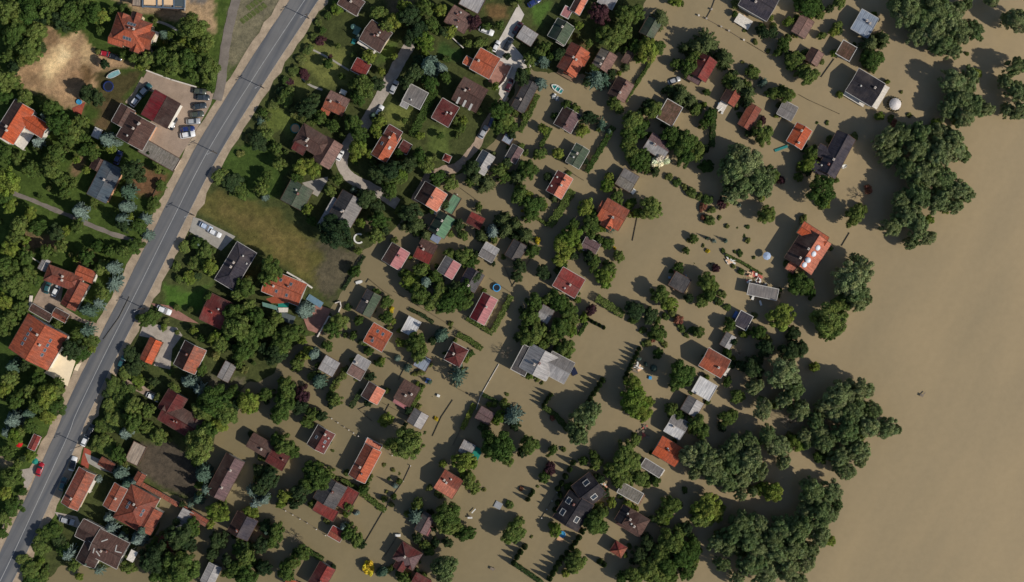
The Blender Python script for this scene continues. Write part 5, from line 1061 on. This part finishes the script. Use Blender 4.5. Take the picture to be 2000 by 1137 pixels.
def car(x, y, th, colour, label, sc_=1.0, roofc=None, kind='car'):
    X, Y = W(x, y, 3); g = max(gz(X, Y), -.7)+.1; X, Y = W(x, y, g+1)
    root = empty('parked_car' if g > 0 else 'flooded_car', (X, Y, g), -R(th)); tag(root, label, 'car', 'cars parked in the village'); root.scale = (sc_*1.05,)*3
    m = paint('paint_'+colour, PAINT[colour]); rm = paint('paint_'+(roofc or colour), PAINT[roofc or colour])
    obj('body', ME_body, root, mat=m); obj('windscreen', ME_glassh, root); obj('rear_window', ME_rearg, root); obj('side_windows', ME_cabin, root); obj('roof', ME_roof, root, mat=rm)
    for sx in (-1.32, 1.32):
        for sy in (-.82, .82): w = obj('wheel', ME_wheel, root, (sx, sy, .31)); obj('rim', ME_rim, w)
    for sy in (-.58, .58): obj('headlight', ME_lamp, root, (2.06, sy, .62)); obj('tail_light', ME_tail, root, (-2.1, sy, .72))
for a in [
 (201,104,192,'red','red car at the edge of the sandy field'),(224,111,15,'black','black car end to end with the red car by the sandy field'),
 (283,176,-47,'teal','teal van with white roof bars at the top corner of the parking lot',1.15,'silver'),(265,196,-52,'white','white car beside the crimson hall, below the teal van',1.05),
 (389,178,6,'olive','dark olive car, topmost in the parking lot row'),(395,190,2,'dark','dark grey car, second from top of the parking row'),(389,207,-8,'dark','dark car, third from top of the parking row'),
 (384,223,-6,'olive','green-grey car, fourth from top of the parking row'),(377,237,-4,'silver','silver car, fifth from top of the parking row'),(366,252,-5,'blue','dark blue car, second from bottom of the parking row'),(366,263,-10,'white','white car, lowest of the parking lot row',1.08),
 (337,241,-66,'black','black car with white tail tight against the crimson hall',1.0,'white'),(769,170,-64,'silver','silver car on the gravel lane beside the square grey house'),(740,217,-58,'white','white topped dark car lower down the gravel lane',.95),
 (950,60,22,'white','white van under bushes right of the pinkish brown house',1.1),(969,90,-62,'white','small white car at the white gravel yard',.85),(944,258,-60,'silver','silver car on the dirt track'),(961,236,-72,'blue','blue car above the silver one on the dirt track',.9),
 (664,303,-62,'white','white car beside the large mauve-brown villa',.85),(402,443,27,'paleblue','left of two pale cars on the concrete drive'),(419,455,27,'white','right of two pale cars on the concrete drive'),
 (320,606,22,'white','white car on the brick drive right of the road',1.1),(298,776,26,'white','white car above the sprawling brown roadside house',1.0),(237,708,-66,'teal','dark teal car half under a roadside tree'),
 (175,842,-64,'black','black car on the right verge, upper of a pair'),(166,859,-64,'white','white car on the right verge, lower of a pair'),(142,906,-74,'white','white car with dark roof parked above the terracotta long house',1.05,'black'),
 (77,917,-70,'red','bright red car on the left verge at the bend'),(122,946,-70,'teal','dark green car alongside the terracotta long house',1.0),(130,1017,17,'silver','silver car in the small car park above the chevron villa',1.1),
 (92,561,-74,'teal','teal car in the courtyard of the L-shaped house',.95),(109,567,-62,'white','white car in the courtyard of the L-shaped house',.95),(230,308,-68,'blue','dark blue car above the blue-grey house'),
 (1317,157,-22,'silver','silver car half sunk in the flood near spiky trees',.95),(993,86,-60,'black','black car on the white gravel yard'),(994,166,-70,'maroon','dark maroon car at the lower tip of the gravel yard'),
 (1011,55,-58,'maroon','dark maroon car left of the pale gravel-yard cabin'),(1043,4,-30,'blue','blue car cut by the top edge')]: car(*a)
# ------------------------------------------------------------ boats and garden things
def hull(name, L, Wd, col, inner, label, px, py, th, z=.0, seats=2, cover=False):
    X, Y = W(px, py, z+.4); root = empty(name, (X, Y, z), -R(th)); tag(root, label, 'boat')
    st = [(-.5,.36),(-.3,.46),(0,.5),(.25,.42),(.4,.24),(.5,.02)]; V, F = [], []
    for t, w in st:
        x = t*L; y = w*Wd; V += [(x*.94,-y*.55,-.2),(x,-y,.55),(x,-y*.86,.55),(x*.96,-y*.5,.05),(x*.96,y*.5,.05),(x,y*.86,.55),(x,y,.55),(x*.94,y*.55,-.2)]
    n = 8
    for j in range(len(st)-1):
        for i in range(n): F.append(tuple(reversed((j*n+i, j*n+(i+1) % n, (j+1)*n+(i+1) % n, (j+1)*n+i))))
    F += [tuple(reversed(range(8)))[::-1], tuple(range(len(V)-8, len(V)))]
    obj('hull', mesh('hull', (V, F), col), root)
    fl = [(-.46*L,-.3*Wd,.12),(0,-.4*Wd,.12),(.25*L,-.33*Wd,.12),(.42*L,0,.12),(.25*L,.33*Wd,.12),(0,.4*Wd,.12),(-.46*L,.3*Wd,.12)]
    obj('cover' if cover else 'floor', mesh('floor', prism([(a, b, c+(.5 if cover else .0)) for a, b, c in fl], .05), inner), root)
    for i in range(seats): obj('seat', mesh('seat', box(-.25*L+i*.33*L-.12, -.25*L+i*.33*L+.12, -.4*Wd, .4*Wd, .4, .46), col), root)
    return root
M_bwhite = plain('boat_white', (210,208,200), .5, .08); M_bteal = plain('boat_teal', (40,120,116), .6, .15); M_bpale = plain('boat_tarp', (120,160,162), .7, .2)
hull('rowing_boat', 4.3, 2.1, M_bwhite, M_bteal, 'white boat with teal inside moored on the flooded lane', 1088, 173, 215)
hull('sailing_boat', 4.8, 1.9, M_bwhite, M_bpale, 'pale teal covered boat standing on the lawn above the trampoline', 221, 146, 155, base(*W(221,146))+.4, 0, True)
hull('motor_boat', 1.9, 1.2, M_bwhite, M_bwhite, 'small white dinghy beside the tall slate riverside house', 1649, 325, -25, 0, 1)
hull('upturned_boat', 2.6, 1.1, M_bwhite, M_bwhite, 'small white boat adrift by the flooded meadow corner', 702, 551, -15, 0, 0, True)
M_navy = plain('navy_pad', (28,44,92), .7, .15); M_mat = plain('black_mat', (26,30,40), .8, .1); M_pool = glassmat('pool_water', (60,140,176), .06); M_ora = plain('sand_cover', (196,156,118), .8, .1); M_cyan = plain('cyan_plastic', (60,140,190), .5, .08)
def zat(px, py): X, Y = W(px, py, 2); return max(gz(X, Y), 0)
def round_thing(name, px, py, r, parts, label, cat, z=None):
    z = zat(px, py) if z is None else z; X, Y = W(px, py, z+.5); root = empty(name, (X, Y, z)); tag(root, label, cat)
    for n_, prof, m_ in parts: obj(n_, mesh(n_, lathe([(a*r, b) for a, b in prof], 24), m_, True), root)
    return root
def tramp(px, py, r, label, pad, mat_, z=None):
    t = round_thing('trampoline', px, py, r, [('pad', [(.76,.84),(.8,.9),(1,.9),(1.02,.84),(.98,.8)], pad), ('mat', [(.01,.8),(.4,.81),(.78,.84)], mat_)], label, 'trampoline', z)
    for i in range(6): a = i*1.047; obj('leg', mesh('leg', tube((r*.95*math.cos(a), r*.95*math.sin(a), -.8), (r*.95*math.cos(a), r*.95*math.sin(a), .84), .04, .04, 5), M_metal), t)
tramp(212,169,1.75,'navy blue trampoline on the lawn below the pale teal boat',M_navy,M_mat)
tramp(970,562,1.3,'blue trampoline standing in the flooded hedged plot',M_cyan,M_mat,0.1)
round_thing('paddling_pool',577,251,1.6,[('rim',[(.8,.0),(.82,.9),(.9,.98),(1,.9),(1,0)],M_bteal),('cover',[(.01,.85),(.5,.84),(.82,.8)],M_ora)],'round pool with sand coloured cover left of the mauve-brown villa','pool')
round_thing('water_tub',154,199,.85,[('rim',[(.85,0),(.87,.6),(1,.6),(1,0)],M_cyan),('water',[(.01,.5),(.87,.5)],M_pool)],'small bright blue tub on the red brick terrace','tub')
def parasol(px, py, r, m1, label, z=None, hgt=2.3):
    z = zat(px, py) if z is None else z; X, Y = W(px, py, z+hgt); root = empty('parasol', (X, Y, z)); tag(root, label, 'parasol')
    V = [(0,0,hgt+.35)]+[(r*math.cos(i*.785), r*math.sin(i*.785), hgt-.15) for i in range(8)]; V += [(a, b, c-.04) for a, b, c in V]
    F = [(0,i+1,(i+1) % 8+1) for i in range(8)]+[(9,(i+1) % 8+10,i+10) for i in range(8)]+[(i+1,i+10,(i+1) % 8+10,(i+1) % 8+1) for i in range(8)]
    obj('canopy', mesh('canopy', (V, F), m1), root); obj('pole', mesh('pole', cyl(.04,.04,-1,hgt+.4,6), M_metal), root)
parasol(1498,500,1.35,plain('pale_blue_canvas',(150,166,190),.7,.08),'pale blue parasol standing in the flood left of the big orange house')
parasol(37,867,1.2,plain('red_canvas',(176,20,26),.8,.08),'red parasol on the grass left of the road')
parasol(68,901,1.1,M_teal,'teal parasol above the bright red roadside car')
parasol(690,52,.9,M_tealg,'sage green parasol beside the grey-brown house with teal pools')
# round gazebo with posts beside the black house
z = 0; X, Y = W(1749, 203, 2); g = empty('gazebo', (X, Y, 0)); tag(g, 'round white canvas gazebo ringed by dark posts beside the black house', 'gazebo')
obj('canopy', mesh('canopy', lathe([(1.95,1.5),(1.98,1.6),(1.4,2.1),(.7,2.5),(.02,2.7)], 12), plain('white_canvas', (206,200,196), .8, .12)), g)
mp_ = mesh('post', join(cyl(.16,.12,-.8,1.1,6), cyl(.24,.05,1.1,1.35,6)), plain('dark_post', (40,46,34), .9, .15))
for i in range(15):
    a = i*6.283/18+.4; obj('post', mp_, g, (2.25*math.cos(a), 2.25*math.sin(a), 0))
def slab(name, px, py, du, dv, th, z, h, mat, label, cat, lid=None):
    X, Y = W(px, py, z+h); root = empty(name, (X, Y, z), -R(th)); tag(root, label, cat); a, b = du/PPM/2, dv/PPM/2
    obj('base', mesh('base', join(box(-a, a, -b, b, -.3, h*.6), box(-a*.94, a*.94, -b*.94, b*.94, h*.6, h*.8)), mat), root)
    obj('top', mesh('top', join(box(-a*1.02, a*1.02, -b*1.02, b*1.02, h*.8, h), box(-a*.8, a*.8, -b*.8, b*.8, h, h*1.12)), lid or mat), root); return root
slab('solar_raft',1121,726,11,14,-25,0,.5,M_metal,'floating dark solar panel raft right of the large grey house','raft',M_solar)
slab('floating_raft',973,987,14,13,28,0,.35,M_metal,'small grey raft floating in open water left of the lower lawn','raft')
slab('pontoon',1526,290,26,5,-20,0,.35,M_cyan,'blue pontoon floating left of the vivid orange house','pontoon',M_bteal)
slab('storage_box',777,1046,10,5,0,0,.8,M_bwhite,'white box adrift at the end of a pole below the lane','box')
slab('water_tank',856,773,6,5,20,0,.7,M_bwhite,'small white tank floating in the empty plot','tank')
slab('floating_tank',1237,374,10,7,-50,0,1.6,M_bwhite,'white tank at the lower corner of the weathered grey cabin','tank')
slab('garden_box',1190,976,8,6,-20,0,.8,M_bwhite,'white garden box right of the curved black villa','box')
slab('blue_bin',1270,738,6,6,10,0,.6,M_cyan,'light blue bin floating below small spruces','bin')
slab('crate',670,180,12,9,25,zat(670,180),1.4,M_bwhite,'white crate above the brown and orange cottage','crate')
slab('tarpaulin',930,885,18,22,28,0,.7,M_teal,'teal tarpaulin covered stack beside the pale grey shed','tarpaulin')
slab('blue_canopy',1437,615,7,14,28,0,1.3,plain('blue_tin',(84,110,160),.5,.1),'blue tin box at the corner of the cluttered houseboat','box')
slab('dark_tank',836,744,9,9,20,0,.9,plain('blue_tin',(84,110,160)),'blue tank by hedges left of the round spruce plot','tank')
slab('pool_cover',556,619,38,16,22,zat(545,600),.6,plain('pool_rim',(150,170,170),.6,.1),'oval covered pool below the orange villa with teal canopy','pool',plain('pool_cover_grey',(84,92,92),.7,.15))
slab('swimming_pool',615,588,32,12,32,zat(600,590),.5,plain('pool_wall',(160,120,98),.8,.15),'narrow blue pool on the right end of the orange villa terrace','pool',plain('pool_cover_blue',(100,126,140),.4,.15))
slab('garden_pool',697,60,11,16,28,zat(697,60),.5,M_conc,'small teal pool left of the grey-brown house','pool',M_tealg)
slab('garden_pond',691,81,7,10,20,zat(691,81),.4,M_conc,'tiny teal pond below the small teal pool','pond',M_bteal)
slab('skip',845,150,1,1,0,0,.1,M_metal,'x','x') if False else None
# paddling toys by the curved black villa
round_thing('inflatable_pool',1098,1044,1.1,[('rim',[(.72,.15),(.76,.45),(.86,.5),(.98,.42),(1,.1)],M_cyan),('water',[(.01,.2),(.74,.2)],M_pool)],'blue inflatable pool drifting below the curved black villa','pool',0)
slab('sand_pit',1094,1053,12,9,20,0,.4,M_ora,'beige raft touching the blue inflatable pool','raft')
# C-shaped white bench by the olive tree
V, F = [], []
for i in range(14):
    a = R(55+i*20); V += [((r_)*math.cos(a), (r_)*math.sin(a), z_) for r_, z_ in ((1.25,0),(1.75,0),(1.75,.45),(1.25,.45))]
for i in range(13):
    for j in range(4): F.append((4*i+j, 4*i+(j+1) % 4, 4*i+4+(j+1) % 4, 4*i+4+j))
F += [(3,2,1,0), tuple(range(52,56))]
X, Y = W(701, 466, .6); b_ = empty('garden_bench', (X, Y, zat(701,466))); tag(b_, 'white C-shaped bench right of the big olive tree', 'bench'); obj('seat', mesh('seat', (V, F), M_bwhite), b_)
# ------------------------------------------------------------ walls and fences
M_wallw = plain('white_wall', (200,192,180), .9, .12); M_dark = plain('dark_fence', (74,68,56), .9, .2); M_wood = plain('grey_wood', (120,108,94), .9, .2); M_coping = RMAT('OW')
ME_post = mesh('post', box(-.07,.07,-.07,.07,-1.2,.45), M_dark); ME_pil = mesh('pillar', join(box(-.2,.2,-.2,.2,-1.2,.75), box(-.28,.28,-.28,.28,.75,.88)), M_wallw); ME_postw = mesh('post', join(box(-.12,.12,-.12,.12,-1.2,.85), box(-.16,.16,-.16,.16,.85,.93)), M_wallw)
def fence(pts, kind, label, h=.6, w=None, step=2.6, cat='fence'):
    P = [Vector(W(px, py, .8)) for px, py in pts]; g = max(gz(*P[0]), 0); o = P[0]
    root = empty({'wall': 'garden_wall', 'cope': 'tiled_wall'}.get(kind, 'fence'), (o.x, o.y, g)); tag(root, label, 'wall' if kind in ('wall', 'cope') else cat)
    for a, b in zip(P[:-1], P[1:]):
        d = b-a; L = d.length; ang = math.atan2(d.y, d.x); l0 = (a.x-o.x, a.y-o.y, 0)
        if kind == 'wall': obj('wall_panel', mesh('wall_panel', box(-.1, L+.1, -(w or .2), (w or .2), -1.3, h), M_wallw), root, l0, ang)
        elif kind == 'cope':
            obj('wall_panel', mesh('wall_panel', box(0, L, -.3, .3, -1.3, h), M_wallw), root, l0, ang)
            me = slope_mesh('coping', [(0,-.75,h),(L,-.75,h),(L,0,h+.35),(0,0,h+.35)], .1, (1,0,0), M_coping); obj('coping', me, root, l0, ang)
            me = slope_mesh('coping', [(0,0,h+.35),(L,0,h+.35),(L,.75,h),(0,.75,h)], .1, (1,0,0), M_coping); obj('coping', me, root, l0, ang)
        else:
            m_ = M_dark if kind == 'dark' else M_wood
            obj('rail', mesh('rail', join(box(0, L, -.05, .05, .12, .2), box(0, L, -.05, .05, .28, .36), box(0, L, -.03, .03, -.6, .1)), m_), root, l0, ang)
            n = max(1, int(L/step)); me = {'dark': ME_post, 'pillar': ME_pil, 'white': ME_postw}[kind]
            for i in range(n+1): obj('pillar' if kind == 'pillar' else 'post', me, root, (l0[0]+d.x*i/n, l0[1]+d.y*i/n, 0), ang)
    return root
FENCES = [
 ([(1398,-4),(1390,18),(1380,36)],'pillar','short run of white capped pillars coming down from the top edge',.6,None,3),
 ([(1365,30),(1380,36),(1409,52),(1424,60),(1453,78)],'pillar','long pillar fence with white caps left of the slate top house',.6,None,3),
 ([(1460,82),(1500,106)],'dark','thin dark fence continuing past the end of the pillar fence'),
 ([(1562,185),(1580,195),(1640,222)],'dark','faint fence line in open water left of the black house'),
 ([(620,658),(642,618)],'wall','straight white wall along the lower right of the villa terrace',.9),
 ([(642,618),(652,622),(660,612),(666,598),(664,589),(655,592)],'wall','S-curved white wall tip right of the villa terrace',.9,.14),
 ([(715,856),(745,875),(766,890)],'white','white post fence above the long orange flooded house'),
 ([(802,910),(788,940),(768,968),(752,998)],'white','white capped post fence right of the plot with young shrubs',.6,None,3.2),
 ([(748,1000),(708,1068)],'dark','straight dark fence running down from the diagonal hedge end'),
 ([(774,1050),(750,1088)],'dark','short dark fence below the white floating box'),
 ([(558,998),(600,1022),(636,1046)],'white','lane fence left of the small red spruce cabin'),
 ([(576,988),(582,970)],'dark','short dark gate fence left of the grey-green and red house'),
 ([(974,712),(955,745),(938,775),(930,800)],'wall','low wall with gate frames right of the central lane',.35,.1),
 ([(900,838),(884,870)],'dark','dark fence running on from the pale green hedge'),
 ([(1142,935),(1142,936)],'dark',None),
 ([(1088,962),(1058,1012)],'white','pale wire fence left of the curved black villa'),
 ([(648,818),(672,834),(700,852)],'white','row of pale posts along the lane above the dark maroon house',.4,None,1.6),
 ([(1268,122),(1250,152),(1224,196)],'dark','dark fence beside the narrow brown shed garden'),
 ([(900,368),(930,390)],'dark','dark fence along the flooded lane above the maroon cabin'),
 ([(1105,328),(1125,343),(1140,352)],'dark','dark fence below the green hedge-side cabin'),
 ([(740,782),(700,800),(725,822)],'dark','dark fence around the flooded plot below the brown and coral cabin'),
 ([(760,790),(748,812)],'dark','short dark fence left of the dark brown strip cabin'),
 ([(770,570),(800,588),(900,648)],'dark','long dark fence along the flooded central lane'),
 ([(1200,700),(1201,701)],'dark',None),
 ([(280,945),(318,966),(350,985)],'cope','upper tiled garden wall of the big terracotta house',2.0),
 ([(350,985),(380,1003)],'cope','lower tiled garden wall towards the narrow outbuilding',1.7),
 ([(562,532),(590,548),(610,562)],'wall','white garden wall between the meadow and the orange villa',1.0,.25),
 ([(255,580),(235,620),(205,662)],'dark','dark fence on the left verge opposite the brick drive'),
 ([(150,700),(135,745),(110,800)],'dark','dark fence along the left verge below the cream terrace'),
 ([(375,455),(362,480)],'dark','dark gate fence below the concrete drive mouth'),
 ([(290,140),(338,158),(386,172)],'wall','pale wall along the top of the parking lot',1.1,.2),
 ([(318,348),(300,385)],'dark','dark roadside fence of the bare brown yard'),
 ([(110,530),(80,512),(28,478)],'wall','old pale wall left of the small grey shed',1.0,.15),
 ([(64,598),(66,578)],'wall','white wall end at the left corner of the courtyard',1.6,.3),
 ([(640,98),(668,112)],'dark',None),
 ([(715,552),(720,545),(748,568),(765,578)],'dark','low dark fence round the plot above the charcoal green cabin'),
 ([(1000,130),(985,160),(970,175)],'wall','cream wall along the brick terrace of the orange house',1.0,.2),
 ([(878,70),(905,95)],'wall','brick coloured garden wall above the orange house lawn',.9,.15),
 ([(928,1015),(905,1030),(936,995)],'dark',None),
 ([(748,788),(800,815)],'dark','faint plot fence right of the brown and coral plot cabin'),
 ([(884,782),(862,815),(845,852)],'dark','faint plot fence right of the white floating tank'),
 ([(880,752),(918,772)],'dark','dark fence below the spruce of the dark red hipped house'),
 ([(985,520),(1002,560)],'dark','dark fence above the long hedge of the pink house'),
 ([(958,545),(998,572)],'dark','dark fence above the blue trampoline in the flooded plot'),
 ([(893,380),(866,420)],'white','pale fence along the green flat pergola'),
 ([(1245,425),(1236,470)],'dark','thin dark fence right of the orange steep-gabled house'),
 ([(1000,560),(1040,500)],'dark','thin fence along the right side of the central upper lane'),
 ([(640,740),(600,720)],'dark','dark fence left of the left pale twin cabin'),
 ([(800,700),(778,742)],'dark','dark fence left of the bluish flat square cabin'),
 ([(1660,455),(1645,480)],'dark','half sunk fence in open water right of the big orange house'),
 ([(1605,150),(1630,115)],'dark','half sunk fence below the small brown-pink cabin'),
]
for a in FENCES:
    if a[2]: fence(*a)
# street poles with lamps and cross arms
M_pole = plain('timber_pole', (70,60,50), .9, .2)
for px, py, lab in ((604,37,'uppermost wooden power pole on the right verge of the road'),(516,173,'wooden power pole beside the road at the gardens with purple shrubs'),(424,300,'wooden power pole by the road beside the green lawn'),(380,421,'wooden power pole at the mouth of the concrete drive'),(283,603,'wooden power pole by the road above the brick drive'),(160,870,'wooden power pole on the right verge above the brick pavement')):
    X, Y = W(px, py, 2); z = gz(X, Y); p = empty('power_pole', (X, Y, z), R(28)); tag(p, lab, 'pole', 'power poles along the road')
    obj('pole', mesh('pole', tube((0,0,-.3), (0,0,8), .15, .1, 8), M_pole), p); obj('cross_arm', mesh('cross_arm', box(-.9,.9,-.06,.06,7.4,7.55), M_pole), p)
    for s in (-.8, 0, .8): obj('insulator', mesh('insulator', cyl(.05,.04,7.55,7.75,6,s), M_dome), p)
    obj('lamp_arm', mesh('lamp_arm', join(tube((0,0,6.6), (-1.6,0,7.1), .04, .04, 5), box(-2.0,-1.5,-.12,.12,7.02,7.14)), M_metal), p)
# floating timber and debris
dr = random.Random(3)
def debris(px, py, r, n, cols, label, name='debris_pile'):
    X, Y = W(px, py, .5); root = empty(name, (X, Y, 0)); tag(root, label, 'debris')
    for i in range(n):
        a = dr.uniform(0, 6.28); d = r/PPM*math.sqrt(dr.random()); L = dr.uniform(.6, 2.0); w = dr.uniform(.12, .45)
        nm = 'plank' if w < .3 else 'board'
        o = obj(nm, mesh(nm, box(-L/2, L/2, -w, w, 0, .1), dr.choice(cols)), root, (d*math.cos(a), d*math.sin(a), .05+.12*i/n+dr.uniform(.1,.9)), dr.uniform(0, 6.28)); o.rotation_euler.x = dr.uniform(-.2, .2)
MC = [M_bwhite, M_wood, plain('red_board',(180,96,84),.8,.15), plain('peach_board',(214,176,140),.8,.1), plain('blue_board',(120,144,168),.8,.12), M_metal]
debris(1322,545,20,30,MC,'colourful boards scattered over the collapsed cabin')
debris(1474,543,15,26,[M_bwhite,MC[2],MC[2],MC[3],MC[4]],'heap of red and white boards above the white-rimmed boathouse')
debris(1486,572,22,16,[M_bwhite,M_wood,M_metal],'pale junk lying on the white-rimmed boathouse')
debris(1455,624,10,14,[M_bwhite,M_metal,M_wood],'white clutter on the small houseboat roof')
debris(1256,845,13,9,[M_bwhite,MC[2],M_wood],'pale planks drifting left of the grey cabin with porch')
debris(1242,717,9,12,[M_bwhite,MC[3],M_wood],'small heap of pale garden furniture beside the cypress row')
debris(1175,948,16,20,[M_wood,MC[3],M_bwhite,MC[2]],'scattered pale rubble above the curved black villa')
debris(1427,507,9,10,[M_bwhite,MC[3]],'white bits strewn along the thin floating hedge')
debris(1085,190,6,7,[M_bwhite,M_metal],'white things floating below the teal boat')
debris(1410,210,8,9,[M_bwhite,MC[4],M_wood],'white and blue things on the porch of the brick red cabin')
debris(208,1108 if False else 145,1,0,MC,'x') if False else None
debris(1450,42,12,12,[M_bwhite,M_wood,MC[3]],'garden furniture on the deck of the slate top house')
debris(1242,950,7,5,[M_wood],'slatted pallet beside the mottled grey cabin') if False else None
debris(178,952,9,8,[M_bwhite],'white laundry and furniture on the terracotta long house balcony')
debris(920,1004,10,3,[M_bwhite,M_wood],'long pale beam floating right of a dark round tree')
debris(961,1112,9,2,[M_wood],'brown log floating near the bottom edge')
debris(1802,770,3,3,[M_wood],'dark driftwood alone on the open river')
debris(68,886,8,9,[M_bwhite,MC[2],M_wood],'roadside clutter beside the brick red shed')
debris(1262,345,4,4,[M_bwhite],'tiny white flotsam right of the weathered grey cabin') if False else None
# ------------------------------------------------------------ labels of trees from the nearest landmark
ORD = ['nearest', 'second', 'third', 'fourth', 'fifth', 'sixth', 'seventh', 'eighth', 'ninth', 'tenth', 'eleventh', 'twelfth', 'thirteenth', 'fourteenth', 'fifteenth', 'sixteenth', 'seventeenth', 'eighteenth', 'nineteenth', 'twentieth', 'twenty-first', 'twenty-second', 'twenty-third', 'twenty-fourth', 'twenty-fifth']
LANDMARKS += [('trampoline on lawn', 212, 169), ('white C-shaped bench', 701, 466), ('round white gazebo', 1749, 203), ('solar panel raft', 1121, 726), ('driftwood on the river', 1802, 770), ('pale blue parasol', 1498, 500), ('sandy field', 110, 120), ('collapsed cabin', 1328, 552), ('grey raft', 973, 987)]
LANDMARKS = [(a, x, y) for a, x, y in LANDMARKS if 0 < x < 2000 and 0 < y < 1137]
DIRS = ['right of', 'below-right of', 'below', 'below-left of', 'left of', 'above-left of', 'above', 'above-right of']
grp = {}
for root, k, x, y, r in TREE_OBJS:
    ref, lx, ly = min(LANDMARKS, key=lambda q: (q[1]-x)**2+(q[2]-y)**2); a = math.degrees(math.atan2(y-ly, x-lx)) % 360
    dr_ = DIRS[int((a+22.5)//45) % 8]; word = KIND[k][2]; big = 'large ' if r > 21 else ('small ' if (r < 10 and KIND[k][1] == 'tree' and k != 'X') else '')
    grp.setdefault((big+word, dr_, ref), []).append((math.hypot(x-lx, y-ly), root, k))
for (word, dr_, ref), L in grp.items():
    L.sort(key=lambda q: q[0])
    for i, (d, root, k) in enumerate(L):
        lab = f'{word} {dr_} the {ref}' if len(L) == 1 else f'{word}, {ORD[min(i, 24)]}{" nearest" if i else ""} {dr_} the {ref}'
        tag(root, lab, KIND[k][1], {'bush': 'shrubs in the gardens', 'tree': 'trees of the village'}[KIND[k][1]])
seen = {}
for o in COL.objects:
    if o.parent is None and o.get('label'):
        n_ = len(o['label'].replace('-', '-').split())
        if n_ < 4 or n_ > 16: print('LABEL LENGTH', n_, o['label'])
        if o['label'] in seen: print('DUP', o['label'])
        seen[o['label']] = 1
print('objects', len(COL.objects), 'trees', len(TREE_OBJS))
